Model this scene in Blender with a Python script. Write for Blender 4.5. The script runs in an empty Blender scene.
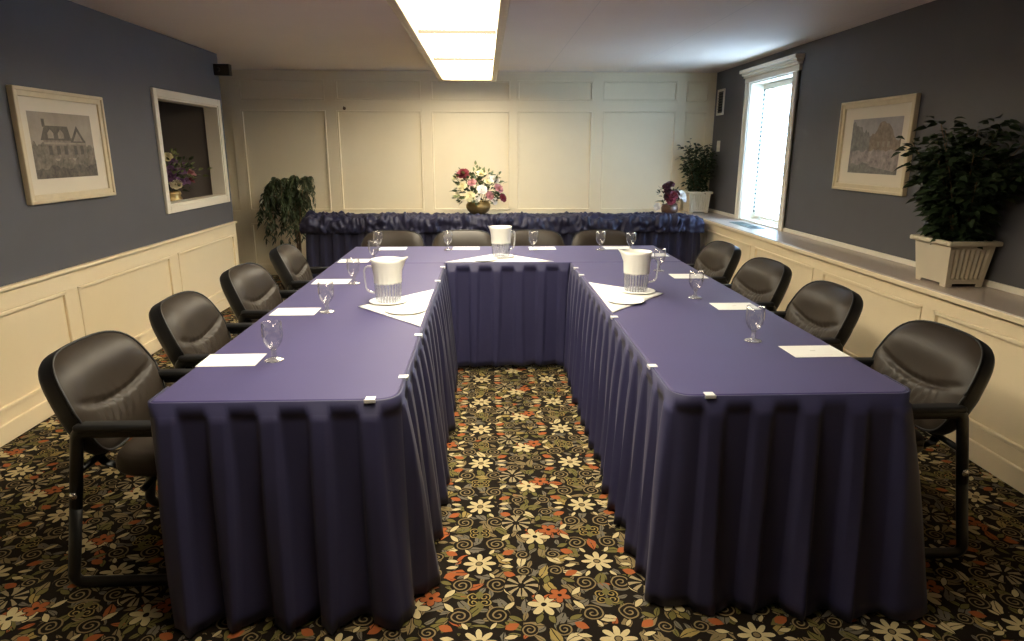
import bpy, bmesh, math, random
from math import pi, sin, cos, radians, atan2, sqrt
from mathutils import Vector, Matrix, noise
random.seed(7)
sc = bpy.context.scene
COL = sc.collection

# ------------------------------------------------------------------ camera
F_PX, PITCH, YAW, ROLL, CAM_H = 663.56, 0.2511, 0.0407, 0.0014, 1.4562
cd = bpy.data.cameras.new('camera'); cam = bpy.data.objects.new('camera', cd); COL.objects.link(cam)
cd.sensor_width = 36.0; cd.sensor_fit = 'HORIZONTAL'; cd.lens = F_PX / 1024 * 36; cd.clip_start = .02
fw = Vector((sin(YAW)*cos(PITCH), cos(YAW)*cos(PITCH), -sin(PITCH)))
rt0 = Vector((cos(YAW), -sin(YAW), 0)); up0 = rt0.cross(fw)
rt = cos(ROLL)*rt0 + sin(ROLL)*up0; up = -sin(ROLL)*rt0 + cos(ROLL)*up0
m = Matrix((rt, up, -fw)).transposed().to_4x4(); m.translation = (0, 0, CAM_H)
cam.matrix_world = m
sc.camera = cam
# ------------------------------------------------------------------ world, lights, exposure
sc.view_settings.view_transform = 'Standard'
sc.view_settings.look = 'None'
sc.view_settings.gamma = 1.0
sc.view_settings.use_curve_mapping = False
sc.view_settings.exposure = 0.0
PANEL_EMIT = 22.0            # the ceiling fixture's diffusers
w = bpy.data.worlds.new('world'); sc.world = w; w.use_nodes = True
bg = w.node_tree.nodes['Background']; bg.inputs[0].default_value = (.55, .76, 1, 1); bg.inputs[1].default_value = 38.0
pl = bpy.data.lights.new('window_portal', 'AREA'); pl.shape = 'RECTANGLE'; pl.size = 1.0; pl.size_y = 1.4
pl.cycles.is_portal = True
po = bpy.data.objects.new('window_portal', pl); COL.objects.link(po)
po.location = (2.97, 6.43, 1.44); po.rotation_euler = (0, radians(90), 0)   # -Z of the lamp looks towards -X
sc.cycles.max_bounces = 10; sc.cycles.transmission_bounces = 8; sc.cycles.transparent_max_bounces = 12
sc.cycles.diffuse_bounces = 5
sc.cycles.caustics_refractive = False; sc.cycles.caustics_reflective = False
sc.cycles.sample_clamp_indirect = 6

# ------------------------------------------------------------------ measured places
WL, WE, HC = -2.476, 6.69, 2.3206          # left wall plane, its far end, ceiling
XR, XW, ZL = 2.3346, 2.6787, .7564         # ledge front, right wall plane, ledge top
YB, YF = 7.988, -1.6                       # back wall, wall behind the camera
A1, A2, A3, A4 = -.9915, -.2677, .5676, 1.3134   # table edges
Y0, YH, YK, TT = 1.865, 4.3265, 5.107, .74

# ------------------------------------------------------------------ node helpers
def new_mat(name):
    m = bpy.data.materials.new(name); m.use_nodes = True
    return m, m.node_tree, m.node_tree.nodes['Principled BSDF']
class Ex:
    """a small arithmetic wrapper round Math nodes"""
    nt = None
    def __init__(s, sock): s.s = sock
    @staticmethod
    def m(op, *a, clamp=False):
        n = Ex.nt.nodes.new('ShaderNodeMath'); n.operation = op; n.use_clamp = clamp
        for i, v in enumerate(a):
            if isinstance(v, Ex): Ex.nt.links.new(v.s, n.inputs[i])
            else: n.inputs[i].default_value = v
        return Ex(n.outputs[0])
    def __add__(s, o): return Ex.m('ADD', s, o)
    __radd__ = __add__
    def __sub__(s, o): return Ex.m('SUBTRACT', s, o)
    def __rsub__(s, o): return Ex.m('SUBTRACT', o, s)
    def __mul__(s, o): return Ex.m('MULTIPLY', s, o)
    __rmul__ = __mul__
    def __truediv__(s, o): return Ex.m('DIVIDE', s, o)
    def __lt__(s, o): return Ex.m('LESS_THAN', s, o)
    def __gt__(s, o): return Ex.m('GREATER_THAN', s, o)
    def abs(s): return Ex.m('ABSOLUTE', s)
def coords(nt, kind='Object'):
    Ex.nt = nt
    t = nt.nodes.new('ShaderNodeTexCoord'); sp = nt.nodes.new('ShaderNodeSeparateXYZ')
    nt.links.new(t.outputs[kind], sp.inputs[0])
    return [Ex(sp.outputs[i]) for i in range(3)], t.outputs[kind]
def mixc(nt, fac, a, b):
    n = nt.nodes.new('ShaderNodeMix'); n.data_type = 'RGBA'
    for sock, v in ((n.inputs[0], fac), (n.inputs[6], a), (n.inputs[7], b)):
        if isinstance(v, Ex): nt.links.new(v.s, sock)
        elif hasattr(v, 'is_output'): nt.links.new(v, sock)
        elif isinstance(v, (int, float)): sock.default_value = v
        else: sock.default_value = (*v, 1)
    return n.outputs[2]
def simple(name, col, rough=.5, metal=0, spec=.5, var=.0, vscale=6, bump=0, bscale=60, coat=0, bdist=.002, sheen=0):
    m, nt, b = new_mat(name)
    b.inputs['Base Color'].default_value = (*col, 1); b.inputs['Roughness'].default_value = rough
    b.inputs['Metallic'].default_value = metal; b.inputs['Specular IOR Level'].default_value = spec
    b.inputs['Coat Weight'].default_value = coat; b.inputs['Sheen Weight'].default_value = sheen
    _, oc = coords(nt)
    if var:
        n = nt.nodes.new('ShaderNodeTexNoise'); n.inputs['Scale'].default_value = vscale; n.inputs['Detail'].default_value = 5
        nt.links.new(oc, n.inputs['Vector'])
        lo = tuple(c*(1-var) for c in col); hi = tuple(min(1, c*(1+var)) for c in col)
        nt.links.new(mixc(nt, Ex(n.outputs[0]), lo, hi), b.inputs['Base Color'])
    if bump:
        n = nt.nodes.new('ShaderNodeTexNoise'); n.inputs['Scale'].default_value = bscale; n.inputs['Detail'].default_value = 3
        nt.links.new(oc, n.inputs['Vector'])
        bp = nt.nodes.new('ShaderNodeBump'); bp.inputs['Strength'].default_value = bump; bp.inputs['Distance'].default_value = bdist
        nt.links.new(n.outputs[0], bp.inputs['Height']); nt.links.new(bp.outputs[0], b.inputs['Normal'])
    return m

M = {}
M['blue_wall'] = simple('blue_grey_paint', (.094, .091, .098), .6, var=.06, bump=.15, bscale=180)
M['dark_wall'] = simple('dark_grey_paint', (.19, .165, .15), .7, var=.05)
M['cream'] = simple('cream_paint', (.84, .70, .47), .42, var=.03, bump=.05, bscale=90)
M['cream_back'] = simple('cream_panelling_paint', (.86, .75, .54), .42, var=.03, bump=.05, bscale=90)
M['white_trim'] = simple('off_white_trim_paint', (.80, .74, .62), .4, var=.02)
M['ledge_top'] = simple('ledge_laminate', (.46, .38, .32), .3, var=.06, vscale=12)
M['navy_top'] = simple('navy_table_cloth', (.041, .032, .128), .62, spec=.35, var=.12, vscale=3, bump=.12, bscale=600, bdist=.0006, sheen=.15)
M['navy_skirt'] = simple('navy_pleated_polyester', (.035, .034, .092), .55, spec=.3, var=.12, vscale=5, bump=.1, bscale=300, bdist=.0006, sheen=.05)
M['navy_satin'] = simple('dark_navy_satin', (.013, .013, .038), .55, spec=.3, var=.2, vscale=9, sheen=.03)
M['leather'] = simple('black_brown_leather', (.027, .0195, .0135), .5, spec=.32, var=.2, vscale=14, bump=.25, bscale=220, bdist=.001)
M['black_shell'] = simple('black_vinyl', (.009, .009, .010), .5, var=.1)
M['black_metal'] = simple('black_powder_coat', (.008, .008, .008), .38, spec=.5, var=.05)
M['chrome'] = simple('bright_metal', (.7, .7, .7), .2, 1, var=.05)
M['paper'] = simple('white_paper', (.86, .86, .84), .6, var=.02)
M['linen'] = simple('white_linen', (.88, .87, .84), .8, var=.03, bump=.1, bscale=500, bdist=.0005)
M['clip'] = simple('white_plastic', (.80, .80, .82), .35, var=.03)
M['frame_cream'] = simple('cream_washed_wood', (.66, .55, .36), .45, var=.12, vscale=20)
M['mat_board'] = simple('ivory_mat_board', (.74, .66, .52), .8, var=.03)
M['planter'] = simple('beige_plastic', (.62, .54, .40), .5, var=.05)
M['soil'] = simple('dark_soil', (.02, .014, .01), .95, var=.4, vscale=60, bump=.5, bscale=80)
M['leaf_dark'] = simple('dark_green_leaf', (.022, .038, .014), .55, spec=.3, var=.6, vscale=25)
M['leaf_mid'] = simple('mid_green_leaf', (.055, .075, .036), .5, spec=.35, var=.5, vscale=18)
M['leaf_pale'] = simple('pale_green_leaf', (.16, .19, .07), .55, var=.4, vscale=30)
M['bark'] = simple('tan_bark', (.16, .10, .05), .8, var=.3, vscale=40)
M['brass'] = simple('aged_brass', (.48, .34, .14), .35, .75, var=.25, vscale=20)
M['terracotta'] = simple('brown_glazed_clay', (.10, .045, .025), .4, var=.2)
M['p_red'] = simple('deep_red_petals', (.18, .020, .035), .6, var=.3, vscale=40)
M['p_burg'] = simple('burgundy_petals', (.055, .010, .018), .6, var=.3, vscale=40)
M['p_pink'] = simple('dusty_pink_petals', (.55, .26, .28), .6, var=.2, vscale=40)
M['p_cream'] = simple('cream_petals', (.78, .72, .46), .6, var=.12, vscale=40)
M['p_white'] = simple('white_petals', (.82, .78, .74), .6, var=.08, vscale=40)
M['p_purple'] = simple('mauve_petals', (.20, .10, .22), .6, var=.3, vscale=40)
M['dark_box'] = simple('dark_brown_plastic', (.05, .038, .020), .5, var=.2)
M['register'] = simple('grey_green_metal', (.10, .13, .12), .45, .3, var=.1)
M['black_void'] = simple('black_interior', (.004, .004, .004), .9)
M['steel'] = simple('folding_leg_steel', (.12, .12, .13), .4, .8, var=.1)

def glass(name, col=(1, 1, 1), white=.03):      # thin clear glass: sees through, reflects at its edges
    m, nt, b = new_mat(name); nt.nodes.remove(b)
    lw = nt.nodes.new('ShaderNodeLayerWeight'); lw.inputs['Blend'].default_value = .5; Ex.nt = nt
    fac = Ex.m('POWER', Ex(lw.outputs['Facing']), 2.6)*.85 + .045
    tr = nt.nodes.new('ShaderNodeBsdfTransparent'); tr.inputs[0].default_value = (*col, 1)
    gl = nt.nodes.new('ShaderNodeBsdfGlossy'); gl.inputs['Roughness'].default_value = .04
    df = nt.nodes.new('ShaderNodeBsdfDiffuse'); df.inputs[0].default_value = (.9, .9, .9, 1)
    m1 = nt.nodes.new('ShaderNodeMixShader'); m1.inputs[0].default_value = white
    nt.links.new(tr.outputs[0], m1.inputs[1]); nt.links.new(df.outputs[0], m1.inputs[2])
    m2 = nt.nodes.new('ShaderNodeMixShader'); nt.links.new(fac.s, m2.inputs[0])
    nt.links.new(m1.outputs[0], m2.inputs[1]); nt.links.new(gl.outputs[0], m2.inputs[2])
    nt.links.new(m2.outputs[0], nt.nodes['Material Output'].inputs[0]); return m
M['glass'] = glass('clear_glass', (.98, .98, .98), .02)
M['tinted_plastic'] = glass('translucent_white_plastic', (.95, .95, .96), .30)
M['stem_glass'] = glass('goblet_stem_glass', (.95, .95, .95), .14)
M['pane'] = glass('window_glass', (.97, .99, 1), .0)

def pitcher_mat():      # frosted ice-filled upper half, clear water below
    m, nt, b = new_mat('iced_water_plastic')
    (x, y, z), oc = coords(nt)
    out = nt.nodes['Material Output']
    rib = Ex.m('ABSOLUTE', Ex.m('SINE', Ex.m('ARCTAN2', y, x)*13))
    tr = nt.nodes.new('ShaderNodeBsdfTransparent'); tr.inputs[0].default_value = (.93, .94, .96, 1)
    df = nt.nodes.new('ShaderNodeBsdfPrincipled'); df.inputs['Base Color'].default_value = (.50, .50, .53, 1); df.inputs['Roughness'].default_value = .15
    g = nt.nodes.new('ShaderNodeMixShader'); nt.links.new((rib*rib*rib*rib*.50 + .02).s, g.inputs[0])
    nt.links.new(tr.outputs[0], g.inputs[1]); nt.links.new(df.outputs[0], g.inputs[2])
    b.inputs['Base Color'].default_value = (.88, .87, .82, 1); b.inputs['Roughness'].default_value = .35
    
    n = nt.nodes.new('ShaderNodeTexNoise'); n.inputs['Scale'].default_value = 40; nt.links.new(oc, n.inputs['Vector'])
    f = Ex.m('MULTIPLY', (z + (Ex(n.outputs[0]) - .5)*.012) - .088, 120, clamp=True)
    mx = nt.nodes.new('ShaderNodeMixShader'); nt.links.new(f.s, mx.inputs[0])
    nt.links.new(g.outputs[0], mx.inputs[1]); nt.links.new(b.outputs[0], mx.inputs[2]); nt.links.new(mx.outputs[0], out.inputs[0])
    return m
M['pitcher'] = pitcher_mat()
M['clear_plastic'] = simple('clear_acrylic', (.9, .9, .92), .1); M['clear_plastic'].node_tree.nodes['Principled BSDF'].inputs['Transmission Weight'].default_value = .7

def emit(name, col, s):
    m, nt, b = new_mat(name)
    b.inputs['Base Color'].default_value = (.9, .9, .88, 1)
    b.inputs['Emission Color'].default_value = (*col, 1); b.inputs['Emission Strength'].default_value = s
    return m
M['diffuser'] = emit('lit_acrylic_diffuser', (1.0, .89, .68), PANEL_EMIT)

def blind_mat():
    m, nt, b = new_mat('white_blind_slats'); nt.nodes.remove(b)
    d = nt.nodes.new('ShaderNodeBsdfDiffuse'); d.inputs[0].default_value = (.85, .88, .9, 1)
    t = nt.nodes.new('ShaderNodeBsdfTranslucent'); t.inputs[0].default_value = (.85, .9, .95, 1)
    mx = nt.nodes.new('ShaderNodeMixShader'); mx.inputs[0].default_value = .7
    nt.links.new(d.outputs[0], mx.inputs[1]); nt.links.new(t.outputs[0], mx.inputs[2])
    nt.links.new(mx.outputs[0], nt.nodes['Material Output'].inputs[0]); return m
M['blind'] = blind_mat()

def notepad_mat():      # white sheet with a faint printed mark and ruled line
    m, nt, b = new_mat('printed_note_paper'); (x, y, z), oc = coords(nt)
    mark = ((x - .0).abs() < .010)*((y - .005).abs() < .004)
    line = ((x).abs() < .05)*((y + .045).abs() < .0015)
    f = Ex.m('MAXIMUM', mark*.45, line*.18)
    nt.links.new(mixc(nt, f, (.87, .87, .84), (.25, .24, .18)), b.inputs['Base Color']); b.inputs['Roughness'].default_value = .6
    return m
M['note'] = notepad_mat()

def ceiling_mat():      # painted plasterboard with fine board joints
    m, nt, b = new_mat('ceiling_paint'); (x, y, z), oc = coords(nt)
    s = Ex.m('ABSOLUTE', Ex.m('PINGPONG', x - .70, .46)) < .0035
    n = nt.nodes.new('ShaderNodeTexNoise'); n.inputs['Scale'].default_value = 2.0; n.inputs['Detail'].default_value = 6; nt.links.new(oc, n.inputs['Vector'])
    base = mixc(nt, Ex(n.outputs[0]), (.76, .66, .58), (.82, .72, .64))
    nt.links.new(mixc(nt, s*.22*(x > .4), base, (.30, .26, .24)), b.inputs['Base Color']); b.inputs['Roughness'].default_value = .7
    return m
M['ceiling'] = ceiling_mat()

def carpet_mat():
    m, nt, b = new_mat('floral_carpet'); (x, y, z), oc = coords(nt)
    nz = nt.nodes.new('ShaderNodeTexNoise'); nz.inputs['Scale'].default_value = 22; nt.links.new(oc, nz.inputs['Vector'])
    sepn = nt.nodes.new('ShaderNodeSeparateColor'); nt.links.new(nz.outputs['Color'], sepn.inputs[0])
    x = x + (Ex(sepn.outputs[0]) - .5)*.012; y = y + (Ex(sepn.outputs[1]) - .5)*.012
    CX, CY = .43, .40
    def cell(v, o, c): return (Ex.m('FRACT', (v - o)/c + 40.5) - .5)*c
    u, v = cell(x, -.03, CX), cell(y, 2.12, CY)
    DARK, CREAM, TAN, OLIVE, ORANGE, GREY, GOLD = (.013, .009, .006), (.60, .49, .27), (.24, .18, .09), (.16, .14, .045), (.38, .11, .035), (.17, .15, .115), (.34, .25, .085)
    col = mixc(nt, 0.0, DARK, DARK)
    # scattered leaves: one leaf per voronoi cell, turned at random
    def leaves(col, scale, L, W, off, pal):
        cv = nt.nodes.new('ShaderNodeCombineXYZ')
        nt.links.new(((x + off)*scale).s, cv.inputs[0]); nt.links.new(((y + off*1.7)*scale).s, cv.inputs[1])
        vo = nt.nodes.new('ShaderNodeTexVoronoi'); vo.voronoi_dimensions = '2D'; vo.inputs['Scale'].default_value = 1; vo.inputs['Randomness'].default_value = .75
        nt.links.new(cv.outputs[0], vo.inputs['Vector'])
        df = nt.nodes.new('ShaderNodeVectorMath'); df.operation = 'SUBTRACT'
        nt.links.new(cv.outputs[0], df.inputs[0]); nt.links.new(vo.outputs['Position'], df.inputs[1])
        sp = nt.nodes.new('ShaderNodeSeparateXYZ'); nt.links.new(df.outputs[0], sp.inputs[0])
        rc = nt.nodes.new('ShaderNodeSeparateColor'); nt.links.new(vo.outputs['Color'], rc.inputs[0])
        a = Ex(rc.outputs[0])*6.283; ca, sa = Ex.m('COSINE', a), Ex.m('SINE', a)
        lx = Ex(sp.outputs[0])*ca + Ex(sp.outputs[1])*sa; ly = Ex(sp.outputs[1])*ca - Ex(sp.outputs[0])*sa
        q = lx/L
        bend = ly - q*q*(Ex(rc.outputs[2]) - .5)*.25
        prof = (1 - q*q)*(1 - q*.35)*W
        mask = (bend.abs() < prof)*(bend.abs() > W*.10)
        rp = nt.nodes.new('ShaderNodeValToRGB'); rp.color_ramp.interpolation = 'CONSTANT'
        nt.links.new(rc.outputs[1], rp.inputs[0])
        els = rp.color_ramp.elements
        for i, (p, c) in enumerate(pal):
            e = els[i] if i < 2 else els.new(p)
            e.position = p; e.color = (*c, 1)
        return mixc(nt, mask, col, rp.outputs[0])
    col = leaves(col, 21, .52, .18, .0, [(0, GREY), (.35, TAN), (.7, OLIVE), (.96, ORANGE)])
    col = leaves(col, 12.5, .52, .20, .37, [(0, OLIVE), (.3, TAN), (.5, GREY), (.68, CREAM), (.78, GOLD), (.94, ORANGE)])
    # scrolls, mirrored about the motif's axis
    au, av = u.abs(), v.abs()
    def spiral(cx_, cy_, R, pitch, t, sgn, ph=0.0):
        dx, dy = au - cx_, av - cy_
        d = Ex.m('SQRT', dx*dx + dy*dy); a_ = Ex.m('ARCTAN2', dy, dx)*(sgn/6.2832)
        f = Ex.m('FRACT', d*(1/pitch) + a_ + (10 + ph)) - .5
        return (f.abs() < t/pitch)*(d < R)*(d > .004), d
    for (cx_, cy_, R_s, pi_, t_s, sg, ph_, c_) in ((.062, .122, .040, .017, .0027, 1, 0, TAN), (.160, .050, .028, .014, .0024, -1, .4, TAN), (.02, .185, .020, .012, .0022, -1, 0, GOLD)):
        mk, dd = spiral(cx_, cy_, R_s, pi_, t_s, sg, ph_)
        col = mixc(nt, dd < R_s, col, DARK); col = mixc(nt, mk, col, c_)
    def petal(px, py, L, W, ang):
        dx, dy = au - px, av - py
        lx = dx*cos(ang) + dy*sin(ang); ly = dy*cos(ang) - dx*sin(ang)
        q = lx/L
        return ly.abs() < (1 - q*q)*W
    for (px, py, L_, W_, an, c_) in ((.100, .165, .026, .010, .9, CREAM), (.118, .105, .024, .010, -.5, OLIVE), (.195, .10, .024, .011, 1.2, OLIVE), (.10, .02, .022, .009, .2, CREAM), (.195, .19, .022, .010, .3, ORANGE), (.045, .072, .018, .007, 1.0, CREAM)):
        col = mixc(nt, petal(px, py, L_*1.15, W_*1.3, an), col, DARK); col = mixc(nt, petal(px, py, L_, W_, an), col, c_)
    col = mixc(nt, petal(.105, .066, .026, .016, .5), col, ORANGE)
    col = mixc(nt, petal(.0, .175, .020, .013, 1.57), col, OLIVE)
    # daisy medallions
    r = Ex.m('SQRT', u*u + v*v); th = Ex.m('ARCTAN2', v, u)
    col = mixc(nt, r < .070, col, DARK)
    R = (Ex.m('ABSOLUTE', Ex.m('COSINE', th*4))*.62 + .30)*.064
    col = mixc(nt, (r < R)*(r > .014), col, CREAM)
    col = mixc(nt, r < .010, col, TAN)
    # cream and orange lily half way between medallions
    u2, v2 = cell(x, -.03 + CX/2, CX), cell(y, 2.12 + CY*.42, CY)
    r2 = Ex.m('SQRT', u2*u2 + v2*v2); th2 = Ex.m('ARCTAN2', v2, u2)
    R2 = (Ex.m('ABSOLUTE', Ex.m('COSINE', th2*3 + .4))*.66 + .28)*.060
    col = mixc(nt, (r2 < R2 + .006), col, DARK); col = mixc(nt, (r2 < R2)*(r2 > .010), col, CREAM)
    u3, v3 = cell(x, -.03 + CX/2 + .055, CX), cell(y, 2.12 + CY*.42 + .045, CY)
    r3 = Ex.m('SQRT', u3*u3 + v3*v3); th3 = Ex.m('ARCTAN2', v3, u3)
    R3 = (Ex.m('ABSOLUTE', Ex.m('COSINE', th3*2.5 + .9))*.5 + .42)*.042
    col = mixc(nt, (r3 < R3 + .004), col, DARK); col = mixc(nt, (r3 < R3)*(r3 > .008), col, ORANGE)
    u4, v4 = cell(x, -.03 + CX/2 - .07, CX), cell(y, 2.12 + CY*.42 + .10, CY)      # fan of curved stripes
    r4 = Ex.m('SQRT', u4*u4 + v4*v4); th4 = Ex.m('ARCTAN2', v4, u4.abs())
    fan = (Ex.m('SINE', th4*9 + r4*30) > .25)*(r4 < .058)*(r4 > .014)
    col = mixc(nt, r4 < .062, col, DARK); col = mixc(nt, fan, col, (.36, .29, .17))
    fine = nt.nodes.new('ShaderNodeTexNoise'); fine.inputs['Scale'].default_value = 500; nt.links.new(oc, fine.inputs['Vector'])
    mul = nt.nodes.new('ShaderNodeMix'); mul.data_type = 'RGBA'; mul.blend_type = 'MULTIPLY'; mul.inputs[0].default_value = .5
    nt.links.new(col, mul.inputs[6]); nt.links.new(fine.outputs[0], mul.inputs[7])
    nt.links.new(mul.outputs[2], b.inputs['Base Color']); b.inputs['Roughness'].default_value = .95; b.inputs['Specular IOR Level'].default_value = .1
    bp = nt.nodes.new('ShaderNodeBump'); bp.inputs['Strength'].default_value = .3; bp.inputs['Distance'].default_value = .004
    nt.links.new(fine.outputs[0], bp.inputs['Height']); nt.links.new(bp.outputs[0], b.inputs['Normal'])
    return m
M['carpet'] = carpet_mat()

def print_mat(name, tones, scale):
    m, nt, b = new_mat(name); _, oc = coords(nt)
    n = nt.nodes.new('ShaderNodeTexNoise'); n.inputs['Scale'].default_value = scale; n.inputs['Detail'].default_value = 8; n.inputs['Roughness'].default_value = .65
    nt.links.new(oc, n.inputs['Vector'])
    rp = nt.nodes.new('ShaderNodeValToRGB'); nt.links.new(n.outputs[0], rp.inputs[0])
    rp.color_ramp.elements[0].position = .33; rp.color_ramp.elements[0].color = (*tones[0], 1)
    rp.color_ramp.elements[1].position = .68; rp.color_ramp.elements[1].color = (*tones[1], 1)
    nt.links.new(rp.outputs[0], b.inputs['Base Color']); b.inputs['Roughness'].default_value = .5
    return m
M['print_sky'] = print_mat('print_pale_sky', ((.27, .22, .17), (.37, .31, .24)), 7)
M['print_dark'] = print_mat('print_dark_shrubs', ((.03, .024, .018), (.16, .13, .095)), 24)
M['print_mid'] = print_mat('print_mid_garden', ((.07, .056, .042), (.27, .22, .16)), 26)
M['print_house'] = print_mat('print_house_wall', ((.12, .096, .07), (.27, .22, .165)), 30)
M['print_roof'] = print_mat('print_roof', ((.065, .052, .04), (.13, .105, .08)), 30)
M['print_light'] = print_mat('print_light_detail', ((.19, .155, .12), (.35, .29, .225)), 20)
M['print2_sky'] = print_mat('print_grey_sky', ((.25, .23, .23), (.38, .34, .32)), 8)
M['print2_tree'] = print_mat('print_grey_trees', ((.10, .095, .09), (.24, .22, .20)), 26)
M['print2_rust'] = print_mat('print_brown_tree', ((.14, .10, .07), (.28, .21, .15)), 28)
M['print2_ground'] = print_mat('print_mauve_meadow', ((.13, .11, .11), (.42, .35, .32)), 22)

# ------------------------------------------------------------------ geometry helpers
class G:
    """collects shapes; build() links them as ONE mesh object"""
    def __init__(s): s.v = []; s.f = []; s.mi = []; s.sm = []; s.mats = []
    def add(s, vs, fs, mat=None, smooth=True, mx=None):
        o = len(s.v); i = 0
        if mat is not None:
            if mat not in s.mats: s.mats.append(mat)
            i = s.mats.index(mat)
        s.v += [tuple(mx @ Vector(p)) if mx else tuple(p) for p in vs]
        for f in fs: s.f.append([k+o for k in f]); s.mi.append(i); s.sm.append(smooth)
        return s
    def box(s, x0, x1, y0, y1, z0, z1, bev=0, mat=None, mx=None, seg=2):
        if not bev:
            vs = [(x, y, z) for x in (x0, x1) for y in (y0, y1) for z in (z0, z1)]
            fs = [(0, 1, 3, 2), (4, 6, 7, 5), (0, 4, 5, 1), (2, 3, 7, 6), (0, 2, 6, 4), (1, 5, 7, 3)]
            return s.add(vs, fs, mat, False, mx)
        bm = bmesh.new(); bmesh.ops.create_cube(bm, size=1)
        for v in bm.verts: v.co = ((x0+x1)/2 + v.co.x*(x1-x0), (y0+y1)/2 + v.co.y*(y1-y0), (z0+z1)/2 + v.co.z*(z1-z0))
        bmesh.ops.bevel(bm, geom=bm.edges[:], offset=bev, segments=seg, profile=.5, affect='EDGES')
        bm.verts.index_update()
        vs = [tuple(v.co) for v in bm.verts]; fs = [[v.index for v in f.verts] for f in bm.faces]; bm.free()
        return s.add(vs, fs, mat, seg > 2, mx)
    def lathe(s, prof, n=24, mat=None, mx=None, smooth=True, mod=None):
        vs = []; fs = []
        for j, (r, z) in enumerate(prof):
            for i in range(n):
                a = 2*pi*i/n; rr = r*(mod(a, j) if mod else 1)
                vs.append((rr*cos(a), rr*sin(a), z))
        for j in range(len(prof)-1):
            for i in range(n):
                k = (i+1) % n
                fs.append((j*n+i, j*n+k, (j+1)*n+k, (j+1)*n+i))
        if prof[0][0] > 1e-6: fs.append(list(range(n))[::-1])
        if prof[-1][0] > 1e-6: fs.append([(len(prof)-1)*n+i for i in range(n)])
        return s.add(vs, fs, mat, smooth, mx)
    def tube(s, pts, r, n=10, mat=None, mx=None, flat=None, cap=True):
        pts = [Vector(p) for p in pts]; vs = []; fs = []
        t = (pts[1]-pts[0]).normalized(); nrm = t.orthogonal().normalized()
        if flat is not None: nrm = (Vector(flat) - Vector(flat).dot(t)*t).normalized()
        for i, p in enumerate(pts):
            a = (pts[i]-pts[i-1]).normalized() if i else (pts[1]-pts[0]).normalized()
            b = (pts[i+1]-pts[i]).normalized() if i < len(pts)-1 else a
            t = (a+b).normalized(); nrm = (nrm - nrm.dot(t)*t).normalized(); bn = t.cross(nrm)
            rr = r[i] if isinstance(r, (list, tuple)) and isinstance(r[0], (int, float)) and len(r) == len(pts) and len(r) != 2 else r
            ra, rb = rr if isinstance(rr, tuple) else (rr, rr)
            for k in range(n):
                q = 2*pi*k/n; vs.append(p + nrm*ra*cos(q) + bn*rb*sin(q))
        for i in range(len(pts)-1):
            for k in range(n):
                l = (k+1) % n; fs.append((i*n+k, i*n+l, (i+1)*n+l, (i+1)*n+k))
        if cap: fs.append(list(range(n))[::-1]); fs.append([(len(pts)-1)*n+k for k in range(n)])
        return s.add(vs, fs, mat, True, mx)
    def prism(s, poly, axis, a, b, mat=None, smooth=False, mx=None):
        n = len(poly)
        def P(p, h):
            return (h, p[0], p[1]) if axis == 0 else (p[0], h, p[1]) if axis == 1 else (p[0], p[1], h)
        vs = [P(p, a) for p in poly] + [P(p, b) for p in poly]
        fs = [list(range(n))[::-1], [n+i for i in range(n)]] + [(i, (i+1) % n, n+(i+1) % n, n+i) for i in range(n)]
        return s.add(vs, fs, mat, smooth, mx)
    def grid(s, fn, nu, nv, mat=None, closed_u=False, smooth=True, mx=None):
        vs = [fn(i/nu, j/nv) for j in range(nv+1) for i in range(nu + (0 if closed_u else 1))]
        w_ = nu if closed_u else nu+1; fs = []
        for j in range(nv):
            for i in range(nu):
                k = (i+1) % w_
                fs.append((j*w_+i, j*w_+k, (j+1)*w_+k, (j+1)*w_+i))
        return s.add(vs, fs, mat, smooth, mx)
    def build(s, name, mat=None, parent=None, loc=None, recalc=True):
        me = bpy.data.meshes.new(name); me.from_pydata(s.v, [], s.f)
        for m_ in (s.mats or [mat]): me.materials.append(m_)
        me.polygons.foreach_set('material_index', s.mi); me.polygons.foreach_set('use_smooth', s.sm)
        if recalc:
            bm = bmesh.new(); bm.from_mesh(me); bmesh.ops.recalc_face_normals(bm, faces=bm.faces[:]); bm.to_mesh(me); bm.free()
        me.update()
        o = bpy.data.objects.new(name, me); COL.objects.link(o)
        if parent: o.parent = parent
        if loc: o.location = loc
        return o
def tag(o, label, cat, group=None):
    o['label'] = label; o['category'] = cat
    if group: o['group'] = group
    return o
def thing(name, label, cat, loc=(0, 0, 0), rz=0, group=None):
    o = bpy.data.objects.new(name, None); COL.objects.link(o); o.empty_display_size = .05
    o.location = loc; o.rotation_euler = (0, 0, rz); return tag(o, label, cat, group)
def struct(o): o['kind'] = 'structure'; return o
def dup(root, loc, rz, label, group=None):
    r = root.copy(); COL.objects.link(r); r.location = loc; r.rotation_euler = (0, 0, rz); r['label'] = label
    if group: r['group'] = group
    for ch in list(root.children):
        c = ch.copy(); COL.objects.link(c); c.parent = r
        for g in list(ch.children):
            d = g.copy(); COL.objects.link(d); d.parent = c
    return r
def arc(cx, cy, r, a0, a1, n=8): return [(cx + r*cos(a0+(a1-a0)*i/n), cy + r*sin(a0+(a1-a0)*i/n)) for i in range(n+1)]

# ------------------------------------------------------------------ the room
g = G(); g.box(-3.55, 3.0, YF-.1, YB+.12, -.08, 0); struct(g.build('floor', M['carpet']))
g = G(); g.box(-3.55, 3.0, YF-.1, YB+.12, HC, HC+.1); struct(g.build('ceiling', M['ceiling']))
g = G(); g.box(-3.55, 3.0, YF-.1, YF, 0, HC); struct(g.build('wall_front', M['blue_wall']))
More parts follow.
